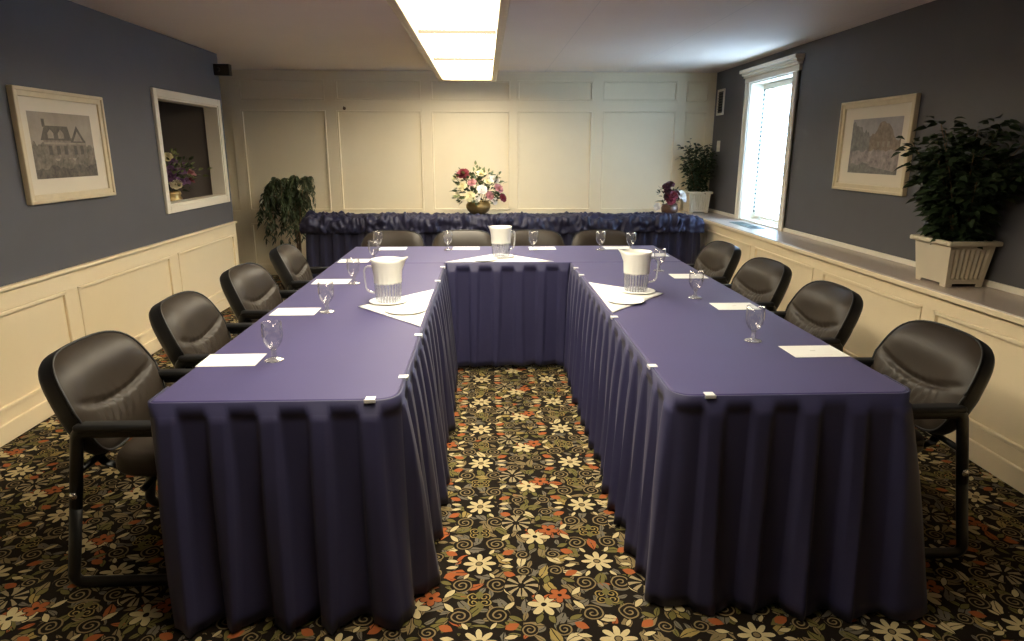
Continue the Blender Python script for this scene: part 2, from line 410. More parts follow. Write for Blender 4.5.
# left wall with the pass-through opening
OY0, OY1, OZ0, OZ1 = 5.36, 6.54, 1.03, 1.847
g = G()
g.box(WL-.11, WL, YF, OY0, 0, HC); g.box(WL-.11, WL, OY1, WE, 0, HC)
g.box(WL-.11, WL, OY0, OY1, 0, OZ0); g.box(WL-.11, WL, OY0, OY1, OZ1, HC)
struct(g.build('wall_left', M['blue_wall']))
# the alcove behind the opening and the recess beyond the wall's end
g = G(); g.box(-3.5, WL-.11, 6.57, WE, 0, HC); struct(g.build('wall_alcove', M['dark_wall']))
g = G(); g.box(-3.55, -3.45, YF, YB, 0, HC); struct(g.build('wall_recess', M['dark_wall']))
g = G(); g.box(-3.45, WL-.11, 4.9, 5.0, 0, HC); struct(g.build('wall_alcove_near', M['dark_wall']))
g = G(); g.box(-3.45, WL-.112, 5.0, 6.57, .955, .985, .006, M['ledge_top']); struct(g.build('trim_alcove_counter', M['ledge_top']))
# casing of the pass-through
def casing(name, x, y0, y1, z0, z1, wd, dep, inward, mat):
    g = G(); xa, xb = sorted((x, x+inward*dep))
    for (a, b, c, d) in ((y0-wd, y0, z0-wd, z1+wd), (y1, y1+wd, z0-wd, z1+wd), (y0, y1, z1, z1+wd), (y0, y1, z0-wd, z0)):
        g.box(xa, xb, a, b, c, d, .004)
    for (a, b, c, d) in ((y0-.004, y0+.014, z0, z1), (y1-.014, y1+.004, z0, z1), (y0, y1, z1-.014, z1+.004), (y0, y1, z0-.004, z0+.014)):
        g.box(*sorted((x+inward*dep*.6, x-inward*.112)), a, b, c, d, .002)
    return struct(g.build(name, mat))
casing('trim_1', WL, OY0, OY1, OZ0, OZ1, .058, .022, 1, M['white_trim'])

# wainscot: recessed panels between stiles and rails, small bead inside each
def wainscot(name, x, inward, panels, z_bot, z_top, y0, y1, zcap, mat, cap=True, base_h=.10, dep=.014):
    g = G(); X = lambda d: tuple(sorted((x, x + inward*d)))
    def bx(d, a, b, c, e, bev=.003): xa, xb = X(d); g.box(xa, xb, a, b, c, e, bev)
    bx(.004, y0, y1, 0, zcap - .005, 0)
    bx(dep, y0, y1, z_top, zcap - .012); bx(dep, y0, y1, 0, z_bot)
    ys = sorted(panels); prev = y0
    for a, b in ys:
        if a > prev: bx(dep, prev, a, z_bot - .002, z_top + .002, .002)
        prev = b
    if prev < y1: bx(dep, prev, y1, z_bot - .002, z_top + .002, .002)
    for a, b in ys:
        for (p, q, r_, t) in ((a, a+.022, z_bot, z_top), (b-.022, b, z_bot, z_top), (a, b, z_top-.022, z_top), (a, b, z_bot, z_bot+.022)):
            bx(dep+.006, p, q, r_, t, .005)
    if cap: bx(.034, y0, y1, zcap-.022, zcap, .006)
    struct(g.build(name, mat))
    g = G(); xa, xb = X(.026); g.box(xa, xb, y0, y1, 0, base_h, .005); return g
bb = wainscot('trim_2', WL, 1, [(-.02, 1.21), (1.33, 2.56), (2.68, 3.917), (4.033, 5.249), (5.387, 6.612)], .16, .655, YF, WE, .778, M['cream'])
struct(bb.build('baseboard_left', M['cream']))

# back wall: tall cream panelling
g = G(); g.box(-3.5, 3.0, YB, YB+.1, 0, HC, 0)
SV = [(-3.45, -2.861+.0), (-2.861, -2.749), (-1.80, -1.675), (-.716, -.605), (.30, .385), (1.254, 1.371), (2.23, 2.337), (2.597, XW)]
for a, b in SV[1:]:
    g.box(a, b, YB-.016, YB+.01, .0, HC, .003)
for (c, d) in ((0, .115), (.62, .765), (1.895, 2.005), (2.225, HC)):
    g.box(-3.45, XW, YB-.0155, YB+.01, c, d, .003)
for (a, b) in zip(SV[1:-1], SV[2:]):
    for (c, d) in ((.115, .62), (.765, 1.895), (2.005, 2.225)):
        y1, y2 = a[1], b[0]
        for (p, q, r_, t) in ((y1, y1+.02, c, d), (y2-.02, y2, c, d), (y1, y2, d-.02, d), (y1, y2, c, c+.02)):
            g.box(p, q, YB-.021, YB+.005, r_, t, .006)
struct(g.build('wall_back', M['cream_back']))
g = G(); g.box(-3.45, XR, YB-.03, YB-.015, 0, .085, .004); struct(g.build('baseboard_back', M['cream']))

# right wall with the window opening, and the boxed ledge in front of it
WY0, WY1, WZ0, WZ1 = 5.95, 6.91, ZL+.004, 2.112
g = G()
g.box(XW, XW+.27, YF, WY0, 0, HC); g.box(XW, XW+.27, WY1, YB+.1, 0, HC)
g.box(XW, XW+.27, WY0, WY1, 0, WZ0-.004); g.box(XW, XW+.27, WY0, WY1, WZ1, HC)
struct(g.build('wall_right', M['blue_wall']))
bb = wainscot('trim_3', XR+.034, -1, [(-.3, .9), (1.0, 2.1), (2.2, 3.296), (3.395, 4.484), (4.614, 5.684), (5.769, 7.008), (7.1, 7.90)], .17, .645, YF, YB-.03, ZL-.024, M['cream'], cap=False)
struct(bb.build('baseboard_right', M['cream']))
g = G(); g.box(XR-.006, XW, YF, YB-.016, ZL-.028, ZL, .006); g.box(XR+.036, XW, YF, YB-.016, 0.001, ZL-.028)
struct(g.build('trim_4', M['ledge_top']))
g = G(); g.box(XR-.012, XR+.03, YF, YB-.02, ZL-.034, ZL-.006, .005); struct(g.build('trim_5', M['cream']))
g = G(); g.box(XW-.014, XW, YF, WY0-.10, ZL, ZL+.034, .004); g.box(XW-.014, XW, WY1+.10, YB-.022, ZL, ZL+.034, .004)
struct(g.build('trim_6', M['white_trim']))

# window: casing with a moulded head, reveal, sash, glass
g = G(); d = .024
g.box(XW-d, XW, WY0-.105, WY0, ZL, WZ1, .004); g.box(XW-d, XW, WY1, WY1+.095, ZL, WZ1, .004)
g.box(XW-d-.010, XW, WY0-.105, WY0-.085, ZL, WZ1, .004); g.box(XW-d-.010, XW, WY1+.075, WY1+.095, ZL, WZ1, .004)
for k, (dd, z0, z1) in enumerate(((.030, WZ1, WZ1+.05), (.045, WZ1+.05, WZ1+.072), (.062, WZ1+.072, WZ1+.095), (.085, WZ1+.095, WZ1+.128))):
    g.box(XW-dd, XW, WY0-.105-dd*.55, WY1+.10+dd*.55, z0, z1, .005)
for (a, b, c, e) in ((WY0, WY0+.012, WZ0, WZ1), (WY1-.012, WY1, WZ0, WZ1), (WY0, WY1, WZ1-.012, WZ1), (WY0, WY1, WZ0-.003, WZ0+.010)):
    g.box(XW-.01, XW+.262, a, b, c, e, .002)
win = struct(g.build('window_1', M['white_trim']))
g = G()
for (a, b, c, e) in ((WY0+.012, WY0+.055, WZ0+.01, WZ1-.012), (WY1-.055, WY1-.012, WZ0+.01, WZ1-.012), (WY0+.012, WY1-.012, WZ1-.06, WZ1-.012), (WY0+.012, WY1-.012, WZ0+.01, WZ0+.06), (WY0+.012, WY1-.012, 1.42, 1.46)):
    g.box(XW+.20, XW+.235, a, b, c, e, .004)
g.build('window_sash', M['white_trim'], win)
g = G(); g.box(XW+.214, XW+.219, WY0+.05, WY1-.05, WZ0+.05, WZ1-.05); g.build('window_pane', M['pane'], win)

# ------------------------------------------------------------------ ceiling fixture
LX0, LX1, LZ = -.415, .080, 2.200
LY = [1.15, 1.98, 3.28, 4.58, 5.90, 7.23]
t = thing('ceiling_light', 'long cream framed fluorescent ceiling box with glowing white panels', 'ceiling light', (0, 0, HC))
g = G(); fw_ = .052; zb = 2.150-HC
for (a, b, c, e) in ((LX0-fw_, LX0, LY[0]-fw_, LY[-1]+fw_), (LX1, LX1+fw_, LY[0]-fw_, LY[-1]+fw_), (LX0, LX1, LY[0]-fw_, LY[0]), (LX0, LX1, LY[-1], LY[-1]+fw_)):
    g.box(a, b, c, e, zb, 0, .008, seg=3)
g.box(LX0, LX1, LY[0], LY[-1], -.02, 0)
g.build('frame', M['frame_cream'], t)
for y in LY[1:-1]:
    g = G(); g.box(LX0, LX1, y-.009, y+.009, LZ-HC-.022, LZ-HC+.012); g.build('divider', M['dark_box'], t)
for a, b in zip(LY, LY[1:]):
    g = G(); g.box(LX0+.001, LX1-.001, a+.010, b-.010, LZ-HC, LZ-HC+.006); g.build('diffuser', M['diffuser'], t)

# ------------------------------------------------------------------ pleated skirts
def offset_path(pts, step):
    """resample a polyline; returns (point, outward normal, arclength); outward = right-hand side of travel"""
    P = [Vector((*p, 0)) for p in pts]; out = []; L = 0; acc = [0]
    for a, b in zip(P, P[1:]): L += (b-a).length; acc.append(L)
    n = max(2, round(L/step))
    for k in range(n+1):
        s_ = L*k/n; i = 0
        while i < len(P)-2 and acc[i+1] < s_: i += 1
        q = (s_-acc[i])/max(1e-9, acc[i+1]-acc[i]); out.append((P[i].lerp(P[i+1], q), s_))
    res = []
    for k, (p, s_) in enumerate(out):
        a = out[max(0, k-3)][0]; b = out[min(n, k+3)][0]; t_ = (b-a).normalized()
        res.append((p, Vector((t_.y, -t_.x, 0)), t_, s_))
    return res, L
def skirt(pts, ztop, period, amp_top, amp_bot, band, seed, flare=.012, zbot=.006, sub=16, duty=.5, rows=18):
    rnd = random.Random(seed)
    path, L = offset_path(pts, period/sub); npl = int(L/period)+3
    ph = [rnd.uniform(-.10, .10) for _ in range(npl)]; am = [rnd.uniform(.72, 1.25) for _ in range(npl)]
    hem = [rnd.uniform(0, .010) for _ in range(npl)]; drift = [rnd.uniform(-.022, .022) for _ in range(npl)]
    ts = [0, .0] + [band, band+.002] + [band + .002 + (1-band-.002)*((i+1)/rows)**1.15 for i in range(rows)]
    vs = []; nu = len(path)
    def sstep(x, a, b): q = min(1, max(0, (x-a)/(b-a))); return q*q*(3-2*q)
    for j, t_ in enumerate(ts):
        for (p, n_, tg, s_) in path:
            k = int(s_/period); f = s_/period-k; f2 = f + ph[k]*t_*.6
            box = sstep(f2, .0, .07) - sstep(f2, duty-.03, duty+.05)        # flat box pleat
            soft = .5 - .5*cos(2*pi*(min(1, max(0, f2*.94+.03+.04))))
            soft = soft**(1.3)
            q = min(1, max(0, t_-.25)*.80)
            prof = box*(1-q) + soft*q
            a_ = amp_top*(1-t_) + amp_bot*am[k]*max(0, t_-.05)**.8*1.12; fl = flare(s_, L) if callable(flare) else flare
            if t_ <= band: off = amp_top + .0015 if j else 0.001
            else: off = .0045 + prof*a_ + fl*t_
            lat = drift[k]*t_*t_*sin(pi*f) if t_ > band else 0
            z = ztop - (ztop - zbot)*t_ + (hem[k]*(1-prof)*t_**6)
            v = p + n_*off + tg*lat; vs.append((v.x, v.y, z))
    fs = [(j*nu+i, j*nu+i+1, (j+1)*nu+i+1, (j+1)*nu+i) for j in range(len(ts)-1) for i in range(nu-1)]
    g = G(); g.add(vs, fs); return g
def finish_cloth(o, th=.0025):
    md = o.modifiers.new('thickness', 'SOLIDIFY'); md.thickness = th; md.offset = -1; return o

def table_top(poly, th=.028, bev=.006):
    g = G(); n = len(poly); rings = []
    c = Vector((sum(p[0] for p in poly)/n, sum(p[1] for p in poly)/n))
    def ins(d):
        out = []
        for i in range(n):
            a, b, cc = Vector(poly[i-1]), Vector(poly[i]), Vector(poly[(i+1) % n])
            n1 = Vector(((b-a).y, -(b-a).x)).normalized(); n2 = Vector(((cc-b).y, -(cc-b).x)).normalized()
            nn = (n1+n2).normalized(); out.append(b - nn*d/max(.3, nn.dot(n1)))
        return out
    for d_, z in ((bev, TT-th), (0, TT-th+bev), (0, TT-bev), (bev*.35, TT-bev*.3), (bev, TT)):
        rings.append([(p.x, p.y, z) for p in ins(d_)])
    vs = sum(rings, []); fs = []
    for j in range(len(rings)-1):
        for i in range(n): k = (i+1) % n; fs.append((j*n+i, j*n+k, (j+1)*n+k, (j+1)*n+i))
    fs.append(list(range(n))[::-1]); fs.append([(len(rings)-1)*n+i for i in range(n)])
    g.add(vs, fs, None, False); return g
def folding_legs(root, cx, cy, w_, horiz):
    for s_ in (-1, 1):
        g = G()
        if horiz: pts = [(cx+s_*w_, cy-.22, .71), (cx+s_*w_, cy-.24, .02), (cx+s_*w_, cy+.24, .02), (cx+s_*w_, cy+.22, .71)]
        else: pts = [(cx-.22, cy+s_*w_, .71), (cx-.24, cy+s_*w_, .02), (cx+.24, cy+s_*w_, .02), (cx+.22, cy+s_*w_, .71)]
        g.tube(pts, .014, 8); g.build('leg', M['steel'], root)
def clip(root, x, y, ang, zs=TT):
    g = G(); mx = Matrix.Translation((x, y, zs)) @ Matrix.Rotation(ang, 4, 'Z')
    g.box(-.014, .016, -.015, .015, .0002, .003, .0012, mx=mx); g.box(.013, .017, -.017, .017, -.008, .003, .001, mx=mx)
    g.build('skirt_clip', M['clip'], root)

R_ = .06
# left table (world coordinates are used as the local ones: the Empty sits at the origin of the floor)
def table(name, label, poly, path, seed, clips, legs, skirt_kw={}, amp=.068):
    cx = sum(p[0] for p in poly)/len(poly); cy = sum(p[1] for p in poly)/len(poly)
    t = thing(name, label, 'table', (cx, cy, 0), 0, 'navy skirted conference tables')
    sh = lambda o: setattr(o, 'location', (-cx, -cy, 0)) or o
    sh(table_top(poly).build('tabletop', M['navy_top'], t))
    sh(finish_cloth(skirt(path, TT-.004, .148, .005, amp, .055, seed, duty=.42, **skirt_kw).build('skirt', M['navy_skirt'], t, recalc=False)))
    for c in clips: clip(t, c[0]-cx, c[1]-cy, c[2])
    for c in legs: folding_legs(t, c[0]-cx, c[1]-cy, c[2], c[3])
    return t
e = .002
polyL = arc(A1+.02, Y0+.02, .02, pi, 1.5*pi, 4) + arc(A2-R_, Y0+R_, R_, 1.5*pi, 2*pi, 8) + [(A2, YH-e), (A1, YH-e)]
pathL = [(A1, Y0+.14)] + arc(A1+.02, Y0+.02, .02, pi, 1.5*pi, 4) + arc(A2-R_, Y0+R_, R_, 1.5*pi, 2*pi, 8) + [(A2, YH-.012)]
table('conference_table', 'navy skirted table along the left side of the U', polyL, pathL, 3,
      [(A2-.004, 2.062, 0), (A2-.004, 2.57, 0), (A2-.004, 3.703, 0), (A2-.004, 4.168, 0), (-.345, Y0+.004, -pi/2)], [((A1+A2)/2, 3.1, .8, False)])
polyR = arc(A3+R_, Y0+R_, R_, pi, 1.5*pi, 8) + arc(A4-.05, Y0+.05, .05, 1.5*pi, 2*pi, 6) + [(A4, YH-e), (A3, YH-e)]
pathR = [(A3, YH-.012)] + arc(A3+R_, Y0+R_, R_, pi, 1.5*pi, 8) + arc(A4-.05, Y0+.05, .05, 1.5*pi, 2*pi, 6) + [(A4, Y0+.17)]
table('conference_table', 'navy skirted table along the right side of the U', polyR, pathR, 11,
      [(A3+.004, 4.104, pi), (A3+.004, 3.86, pi), (A3+.004, 2.836, pi), (A3+.004, 2.145, pi), (.675, Y0+.004, -pi/2)], [((A3+A4)/2, 3.1, .8, False)],
      dict(flare=lambda s_, L: -.012 + .075*min(1, max(0, (s_-(L-.55))/.45)) + .02*min(1, max(0, (s_-2.3)/.3))), .058)
polyH = [(A1, YH+e), (A4, YH+e), (A4, YK), (A1, YK)]
pathH = [(A2+.012, YH), (A3-.012, YH)]
table('conference_table', 'navy skirted head table crossing the far end of the U', polyH, pathH, 5,
      [], [((A1+A4)/2, (YH+YK)/2, .95, True)], dict(flare=-.004, zbot=.03), .03)

# ------------------------------------------------------------------ guest chairs (local: faces +X)
CH_L, BK_W = .50, .53
def make_chair(label, loc, rz):
    t = thing('guest_chair', label, 'chair', loc, rz, 'black leather guest chairs around the tables')
    # backrest pad: rounded outline, pillow at the top, gathered lumbar roll under a smile-shaped seam
    W2, Hh = .268, .180
    def outline(a, k=1.0):
        c, s_ = cos(a), sin(a); n_ = 4.1
        r = (abs(c)**n_ + abs(s_)**n_)**(-1/n_)
        y, z = W2*c*r*k, Hh*s_*r*k
        y *= 1 - .10*(-z/Hh if z < 0 else 0)*.9 - .11*(z/Hh if z > 0 else 0)
        z += .020*(1-(y/W2)**2)*(1 if z > 0 else -.3)*k
        return y, z
    rec = radians(23)
    def place(y, z, d):      # d = out of the pad's face (towards the sitter)
        curve = .055*(y/W2)**2
        xx = d + curve
        x_, z_ = xx*cos(rec) - z*sin(rec), xx*sin(rec) + z*cos(rec)
        return (-.243 + x_, y, .614 + z_)
    def face_d(y, z, k):
        seam = -.028 + .060*(y/W2)**2
        dz = z - seam
        edge = (1 - k**6)
        d = .040*edge
        d += (.016*math.exp(-((z-.095)/.075)**2)*(1-(y/W2)**4))*edge
        d -= .013*math.exp(-(dz/.012)**2)*(1 - min(1, (abs(y)/(W2*.93))**8))
        below = math.exp(-((dz+.045)/.045)**2)
        ybell = max(0, 1-(y/(W2*.75))**4)
        d += .004*below*edge
        d += .0040*below*ybell*(sin(y*135 + 3*sin(z*30)) + .5*sin(y*231+1))*edge
        return d
    g = G(); NU, NV = 96, 26
    def front(u, v):
        k = v; a = 2*pi*u; y, z = outline(a, max(k, 1e-4)); return place(y, z, face_d(y, z, k))
    g.grid(front, NU, NV, None, True)
    back = g.build('backrest', M['leather'], t)
    g = G()
    def shell(u, v):
        a = 2*pi*u
        prof = [(1.0, .0), (1.01, -.008), (1.012, -.028), (1.0, -.048), (.96, -.060), (.86, -.068), (.5, -.072), (.001, -.073)]
        f = v*(len(prof)-1); i = min(int(f), len(prof)-2); q = f-i
        k = prof[i][0]*(1-q)+prof[i+1][0]*q; d = prof[i][1]*(1-q)+prof[i+1][1]*q
        y, z = outline(a, k); return place(y, z, d)
    g.grid(shell, NU, 21, None, True); g.build('back_shell', M['black_shell'], t)
    g = G(); g.tube([place(*outline(2*pi*i/64, 1.006), .002) for i in range(65)], .0045, 6); g.build('piping', M['black_shell'], back)
    # seat
    g = G()
    def seat(u, v):
        a = 2*pi*u; c, s_ = cos(a), sin(a); n_ = 4.2; r = (abs(c)**n_+abs(s_)**n_)**(-1/n_)
        prof = [(.001, .478), (.4, .477), (.7, .472), (.88, .462), (.97, .444), (1, .425), (1, .402), (.97, .390), (.8, .385), (.001, .384)]
        f = v*(len(prof)-1); i = min(int(f), len(prof)-2); q = f-i
        k = prof[i][0]*(1-q)+prof[i+1][0]*q; z = prof[i][1]*(1-q)+prof[i+1][1]*q
        return (.075+.235*c*r*k, .236*s_*r*k, z)
    g.grid(seat, 64, 27, None, True); g.build('seat', M['leather'], t)
    # sled side frames with arm pads
    for s_ in (-1, 1):
        y = s_*.266; g = G(); x0, x1, zt, r = -.20, .205, .572, .03
        pts = [(x0-.040, y, .30)]
        def co(cx, cz, a0, a1): return [(cx+r*cos(a0+(a1-a0)*i/6), y, cz+r*sin(a0+(a1-a0)*i/6)) for i in range(7)]
        xb = x0 - .085
        loop = co(xb+r, .018+r, pi, 1.5*pi) + co(x1-r, .018+r, 1.5*pi, 2*pi) + co(x1-r, zt-r, 0, pi/2) + co(x0+r, zt-r, pi/2, pi)
        pts = pts + loop + [(x0-.040, y, .30)]
        g.tube(pts, (.022, .013), 10, flat=(0, 0, 1) if False else (-1, 0, 0))
        fr = g.build('side_frame', M['black_metal'], t)
        g = G(); g.box(x0+.005, x1+.015, y-.026, y+.026, zt+.006, zt+.030, .010, seg=4); g.build('arm_pad', M['black_shell'], fr)
        g = G(); g.lathe([(.001, 0), (.013, 0), (.013, .004), (.001, .005)], 12, mx=Matrix.Translation((x0-.033, y+s_*.013, .35)) @ Matrix.Rotation(-s_*pi/2, 4, 'X')); g.build('bolt', M['chrome'], fr)
    for xx, zz in ((-.01, .366), (.17, .366), (-.20, .44)):
        g = G(); g.tube([(xx, -.266, zz), (xx, .266, zz)], .011, 8); g.build('cross_rail', M['black_metal'], t)
    for yy in (-.13, .13):
        g = G(); g.tube([(.07, yy, .377), (-.14, yy, .377), (-.205, yy, .40), (-.255, yy, .48), (-.295, yy, .565)], (.022, .006), 8, flat=(0, 1, 0)); g.build('back_bracket', M['black_metal'], t)
    return t
LCH = [(2.31, 0, 'black leather guest chair nearest the camera on the left side'),
       (3.05, 2, 'black leather guest chair second from the camera on the left side'),
       (3.86, -3, 'black leather guest chair third from the camera on the left side'),
       (4.73, 3, 'black leather guest chair farthest along the left side, near the ficus')]
RCH = [(2.36, 0, 'black leather guest chair nearest the camera on the right side'),
       (3.20, 0, 'black leather guest chair second from the camera on the right side'),
       (3.96, 4, 'black leather guest chair third from the camera on the right side'),
       (4.76, 4, 'black leather guest chair farthest along the right side, beside the buffet')]
BCH = [(-.77, 'leftmost black leather guest chair behind the head table'),
       (-.18, 'black leather guest chair behind the head table, just left of the middle pitcher'),
       (.405, 'black leather guest chair behind the head table, just right of the middle pitcher'),
       (.99, 'rightmost black leather guest chair behind the head table')]
proto = make_chair(LCH[0][2], (-1.13, LCH[0][0], 0), 0)
for y, a, lb in LCH[1:]: dup(proto, (-1.13, y, 0), radians(a), lb)
for y, a, lb in RCH: dup(proto, (1.462, y, 0), pi + radians(a), lb)
for x, lb in BCH: dup(proto, (x, 5.33, 0), -pi/2, lb)

# ------------------------------------------------------------------ on the tables
def make_goblet(label, loc):
    t = thing('water_goblet', label, 'glass', loc, 0, 'water goblets set on the tables')
    g = G()
    out = [(.0, .0), (.033, .0), (.034, .002), (.030, .005), (.012, .010), (.0075, .018), (.0095, .026), (.0075, .033), (.011, .041), (.022, .053), (.0315, .070), (.0355, .090), (.0355, .112), (.0335, .138)]
    inn = [(.0322, .138), (.0340, .112), (.0338, .090), (.0298, .071), (.020, .056), (.009, .048), (.0, .046)]
    bowl = out[8:] + inn; g.lathe(bowl, 28); g.build('bowl', M['glass'], t)
    g = G(); g.lathe(out[:9] + [(.0, .0412)], 24); g.build('stem', M['stem_glass'], t)
    return t
GOB = [((-.743, 2.256), 'water goblet beside the nearest notepad on the left table'),
       ((-.722, 2.972), 'water goblet beside the second notepad from the camera on the left table'),
       ((-.725, 3.637), 'water goblet beside the third notepad from the camera, left of the left pitcher'),
       ((-.735, 4.385), 'water goblet beside the notepad at the far left corner of the U'),
       ((-.790, 4.93), 'leftmost water goblet in the back row on the head table'),
       ((-.275, 4.907), 'water goblet in the back row of the head table, left of the middle pitcher'),
       ((.354, 4.888), 'water goblet in the back row of the head table, right of the middle pitcher'),
       ((.852, 4.872), 'rightmost water goblet in the back row of the head table, left of its notepad'),
       ((1.064, 4.80), 'water goblet on the right end of the head table, behind the right pitcher'),
       ((1.064, 3.98), 'water goblet just right of the right pitcher handle'),
       ((1.049, 3.212), 'water goblet second from the camera on the right table'),
       ((1.036, 2.437), 'water goblet nearest the camera on the right table')]
gp = make_goblet(GOB[0][1], (*GOB[0][0], TT+.0005))
for p, lb in GOB[1:]: dup(gp, (*p, TT+.0005), random.uniform(0, 3), lb)

def make_pad(label, loc, rz):
    g = G(); g.box(-.1, .1, -.07, .07, 0, .0015, .0004)
    o = g.build('notepad', M['note'], None, loc); o.rotation_euler = (0, 0, rz); return tag(o, label, 'notepad', 'notepads set at the places')
PADS = [((-.892, 2.262), 1, 'white notepad nearest the camera on the left table'),
        ((-.868, 2.985), 0, 'white notepad second from the camera on the left table'),
        ((-.862, 3.70), 1, 'white notepad third from the camera on the left table'),
        ((-.872, 4.425), 0, 'white notepad at the far left corner of the U'),
        ((-.690, 4.985), 1, 'leftmost white notepad in the back row of the head table'),
        ((-.143, 4.985), 0, 'white notepad on the head table, just left of the middle pitcher'),
        ((.430, 4.97), 0, 'white notepad on the head table, just right of the middle pitcher'),
        ((1.00, 4.975), 0, 'rightmost white notepad in the back row of the head table'),
        ((1.185, 4.62), 0, 'white notepad at the far right corner of the U'),
        ((1.192, 3.80), -1, 'white notepad third from the camera on the right table'),
        ((1.180, 3.022), 0, 'white notepad second from the camera on the right table'),
        ((1.204, 2.292), 1, 'white notepad nearest the camera on the right table')]
pp = make_pad(PADS[0][2], (*PADS[0][0], TT+.0003), radians(PADS[0][1]))
for p, a, lb in PADS[1:]: dup(pp, (*p, TT+.0003), radians(a), lb)

# folded triangular napkins, saucers and pitchers
def napkin(pts, label):
    c = Vector((sum(p[0] for p in pts)/3, sum(p[1] for p in pts)/3)); g = G(); n_ = 14
    P3 = [Vector(p)-c for p in pts]; vs = []; fs = []; idx = {}
    for lay in (0, 1):
        for i in range(n_+1):
            for j in range(n_+1-i):
                q = P3[0]*(1-(i+j)/n_) + P3[1]*(i/n_) + P3[2]*(j/n_)
                z = .0012*noise.noise(Vector((q.x*14, q.y*14, lay*.0))) + .0012 + lay*.0025
                idx[(lay, i, j)] = len(vs); vs.append((q.x, q.y, max(z, .0004+lay*.002)))
        for i in range(n_):
            for j in range(n_-i):
                fs.append((idx[(lay, i, j)], idx[(lay, i+1, j)], idx[(lay, i, j+1)]))
                if j < n_-i-1: fs.append((idx[(lay, i+1, j)], idx[(lay, i+1, j+1)], idx[(lay, i, j+1)]))
    edge = [(i, 0) for i in range(n_+1)] + [(n_-k, k) for k in range(1, n_+1)] + [(0, n_-k) for k in range(1, n_)]
    for a, b in zip(edge, edge[1:]+edge[:1]): fs.append((idx[(0, *a)], idx[(0, *b)], idx[(1, *b)], idx[(1, *a)]))
    g.add(vs, fs); o = g.build('napkin', M['linen'], None, (c.x, c.y, TT+.0005)); return tag(o, label, 'napkin', 'white napkins under the pitchers')
napkin([(-.600, 3.071), (A2-.006, 2.69), (A2-.006, 3.455)], 'white folded napkin under the left pitcher')
napkin([(.915, 3.312), (A3+.008, 3.62), (A3+.008, 2.905)], 'white folded napkin under the right pitcher')
napkin([(.105, 4.72), (-.262, YH+.012), (.452, YH+.012)], 'white folded napkin under the middle pitcher on the head table')
def make_saucer(label, loc):
    g = G(); g.lathe([(0, .0), (.068, 0), (.080, .002), (.090, .0055), (.092, .0065), (.089, .0068), (.079, .0036), (.068, .0022), (0, .002)], 36)
    o = g.build('saucer', M['linen'], None, loc); return tag(o, label, 'saucer', 'white saucers on the napkins')
ZS = TT+.0056
SAU = [((-.470, 3.155), 'flat white saucer directly under the left pitcher'), ((-.365, 2.965), 'flat white saucer in front of the left pitcher'),
       ((.790, 3.355), 'flat white saucer directly under the right pitcher'), ((.680, 3.13), 'flat white saucer in front of the right pitcher'),
       ((.108, 4.545), 'flat white saucer directly under the middle pitcher'), ((-.010, 4.42), 'flat white saucer front left of the middle pitcher')]
sp0 = make_saucer(SAU[0][1], (*SAU[0][0], ZS))
for p, lb in SAU[1:]: dup(sp0, (*p, ZS), 0, lb)
def make_pitcher(label, loc, rz):     # local: spout towards +X, handle towards -X
    t = thing('water_pitcher', label, 'pitcher', loc, rz, 'iced water pitchers')
    g = G(); H_ = .205
    prof = [(0, 0), (.056, 0), (.060, .004), (.0605, .012), (.063, .05), (.066, .10), (.0695, .15), (.073, .19), (.0745, H_), (.0720, H_), (.0705, .19), (.067, .15), (.0635, .10), (.0605, .05), (.057, .012), (0, .010)]
    flute = lambda a, j: 1 + (.018*cos(a*18) if 2 <= j <= 5 else 0)
    n = 108; vs = []; fs = []
    for j, (r, z) in enumerate(prof):
        for i in range(n):
            a = 2*pi*i/n; rr = r*flute(a, j)
            if z > .15:
                q = (z-.15)/(H_-.15); da = atan2(sin(a), cos(a)); rr += .028*q*q*math.exp(-(da/.30)**2); zz = z + .010*q*q*math.exp(-(da/.32)**2)
            else: zz = z
            vs.append((rr*cos(a), rr*sin(a), zz))
    for j in range(len(prof)-1):
        for i in range(n): k = (i+1) % n; fs.append((j*n+i, j*n+k, (j+1)*n+k, (j+1)*n+i))
    g.add(vs, fs); g.build('body', M['pitcher'], t)
    g = G(); pts = [(-.070, 0, .166), (-.090, 0, .170), (-.105, 0, .163), (-.111, 0, .148), (-.109, 0, .10), (-.105, 0, .065), (-.096, 0, .050), (-.081, 0, .044), (-.062, 0, .040)]
    g.tube(pts, (.010, .0045), 10, flat=(0, 1, 0)); g.build('handle', M['tinted_plastic'], t)
    return t
ZP = ZS + .0027
p0 = make_pitcher('iced water pitcher on the left table, handle to the left', (-.470, 3.165, ZP), 0)
dup(p0, (.785, 3.375, ZP), pi, 'iced water pitcher on the right table, handle to the right')
dup(p0, (.108, 4.545, ZP), radians(208), 'iced water pitcher in the middle of the head table')

# ------------------------------------------------------------------ buffet along the back wall
BX0, BX1, BY0, BY1, BT = -1.80, 2.20, 6.78, 7.42, .745
t = thing('buffet_table', 'long navy skirted buffet table against the cream back wall', 'table', ((BX0+BX1)/2, (BY0+BY1)/2, 0))
cx, cy = (BX0+BX1)/2, (BY0+BY1)/2
g = G(); g.box(BX0-cx, BX1-cx, BY0-cy, BY1-cy, BT-.03, BT, .006); g.build('tabletop', M['navy_top'], t)
pb = [(BX0, BY1), (BX0, BY0+.04)] + arc(BX0+.04, BY0+.04, .04, pi, 1.5*pi, 5) + arc(BX1-.04, BY0+.04, .04, 1.5*pi, 2*pi, 5) + [(BX1, BY1)]
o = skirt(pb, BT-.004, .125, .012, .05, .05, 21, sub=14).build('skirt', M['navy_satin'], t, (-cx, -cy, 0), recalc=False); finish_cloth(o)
for q in (-1, 0, 1):
    folding_legs(t, q*1.2, 0, .3, True)
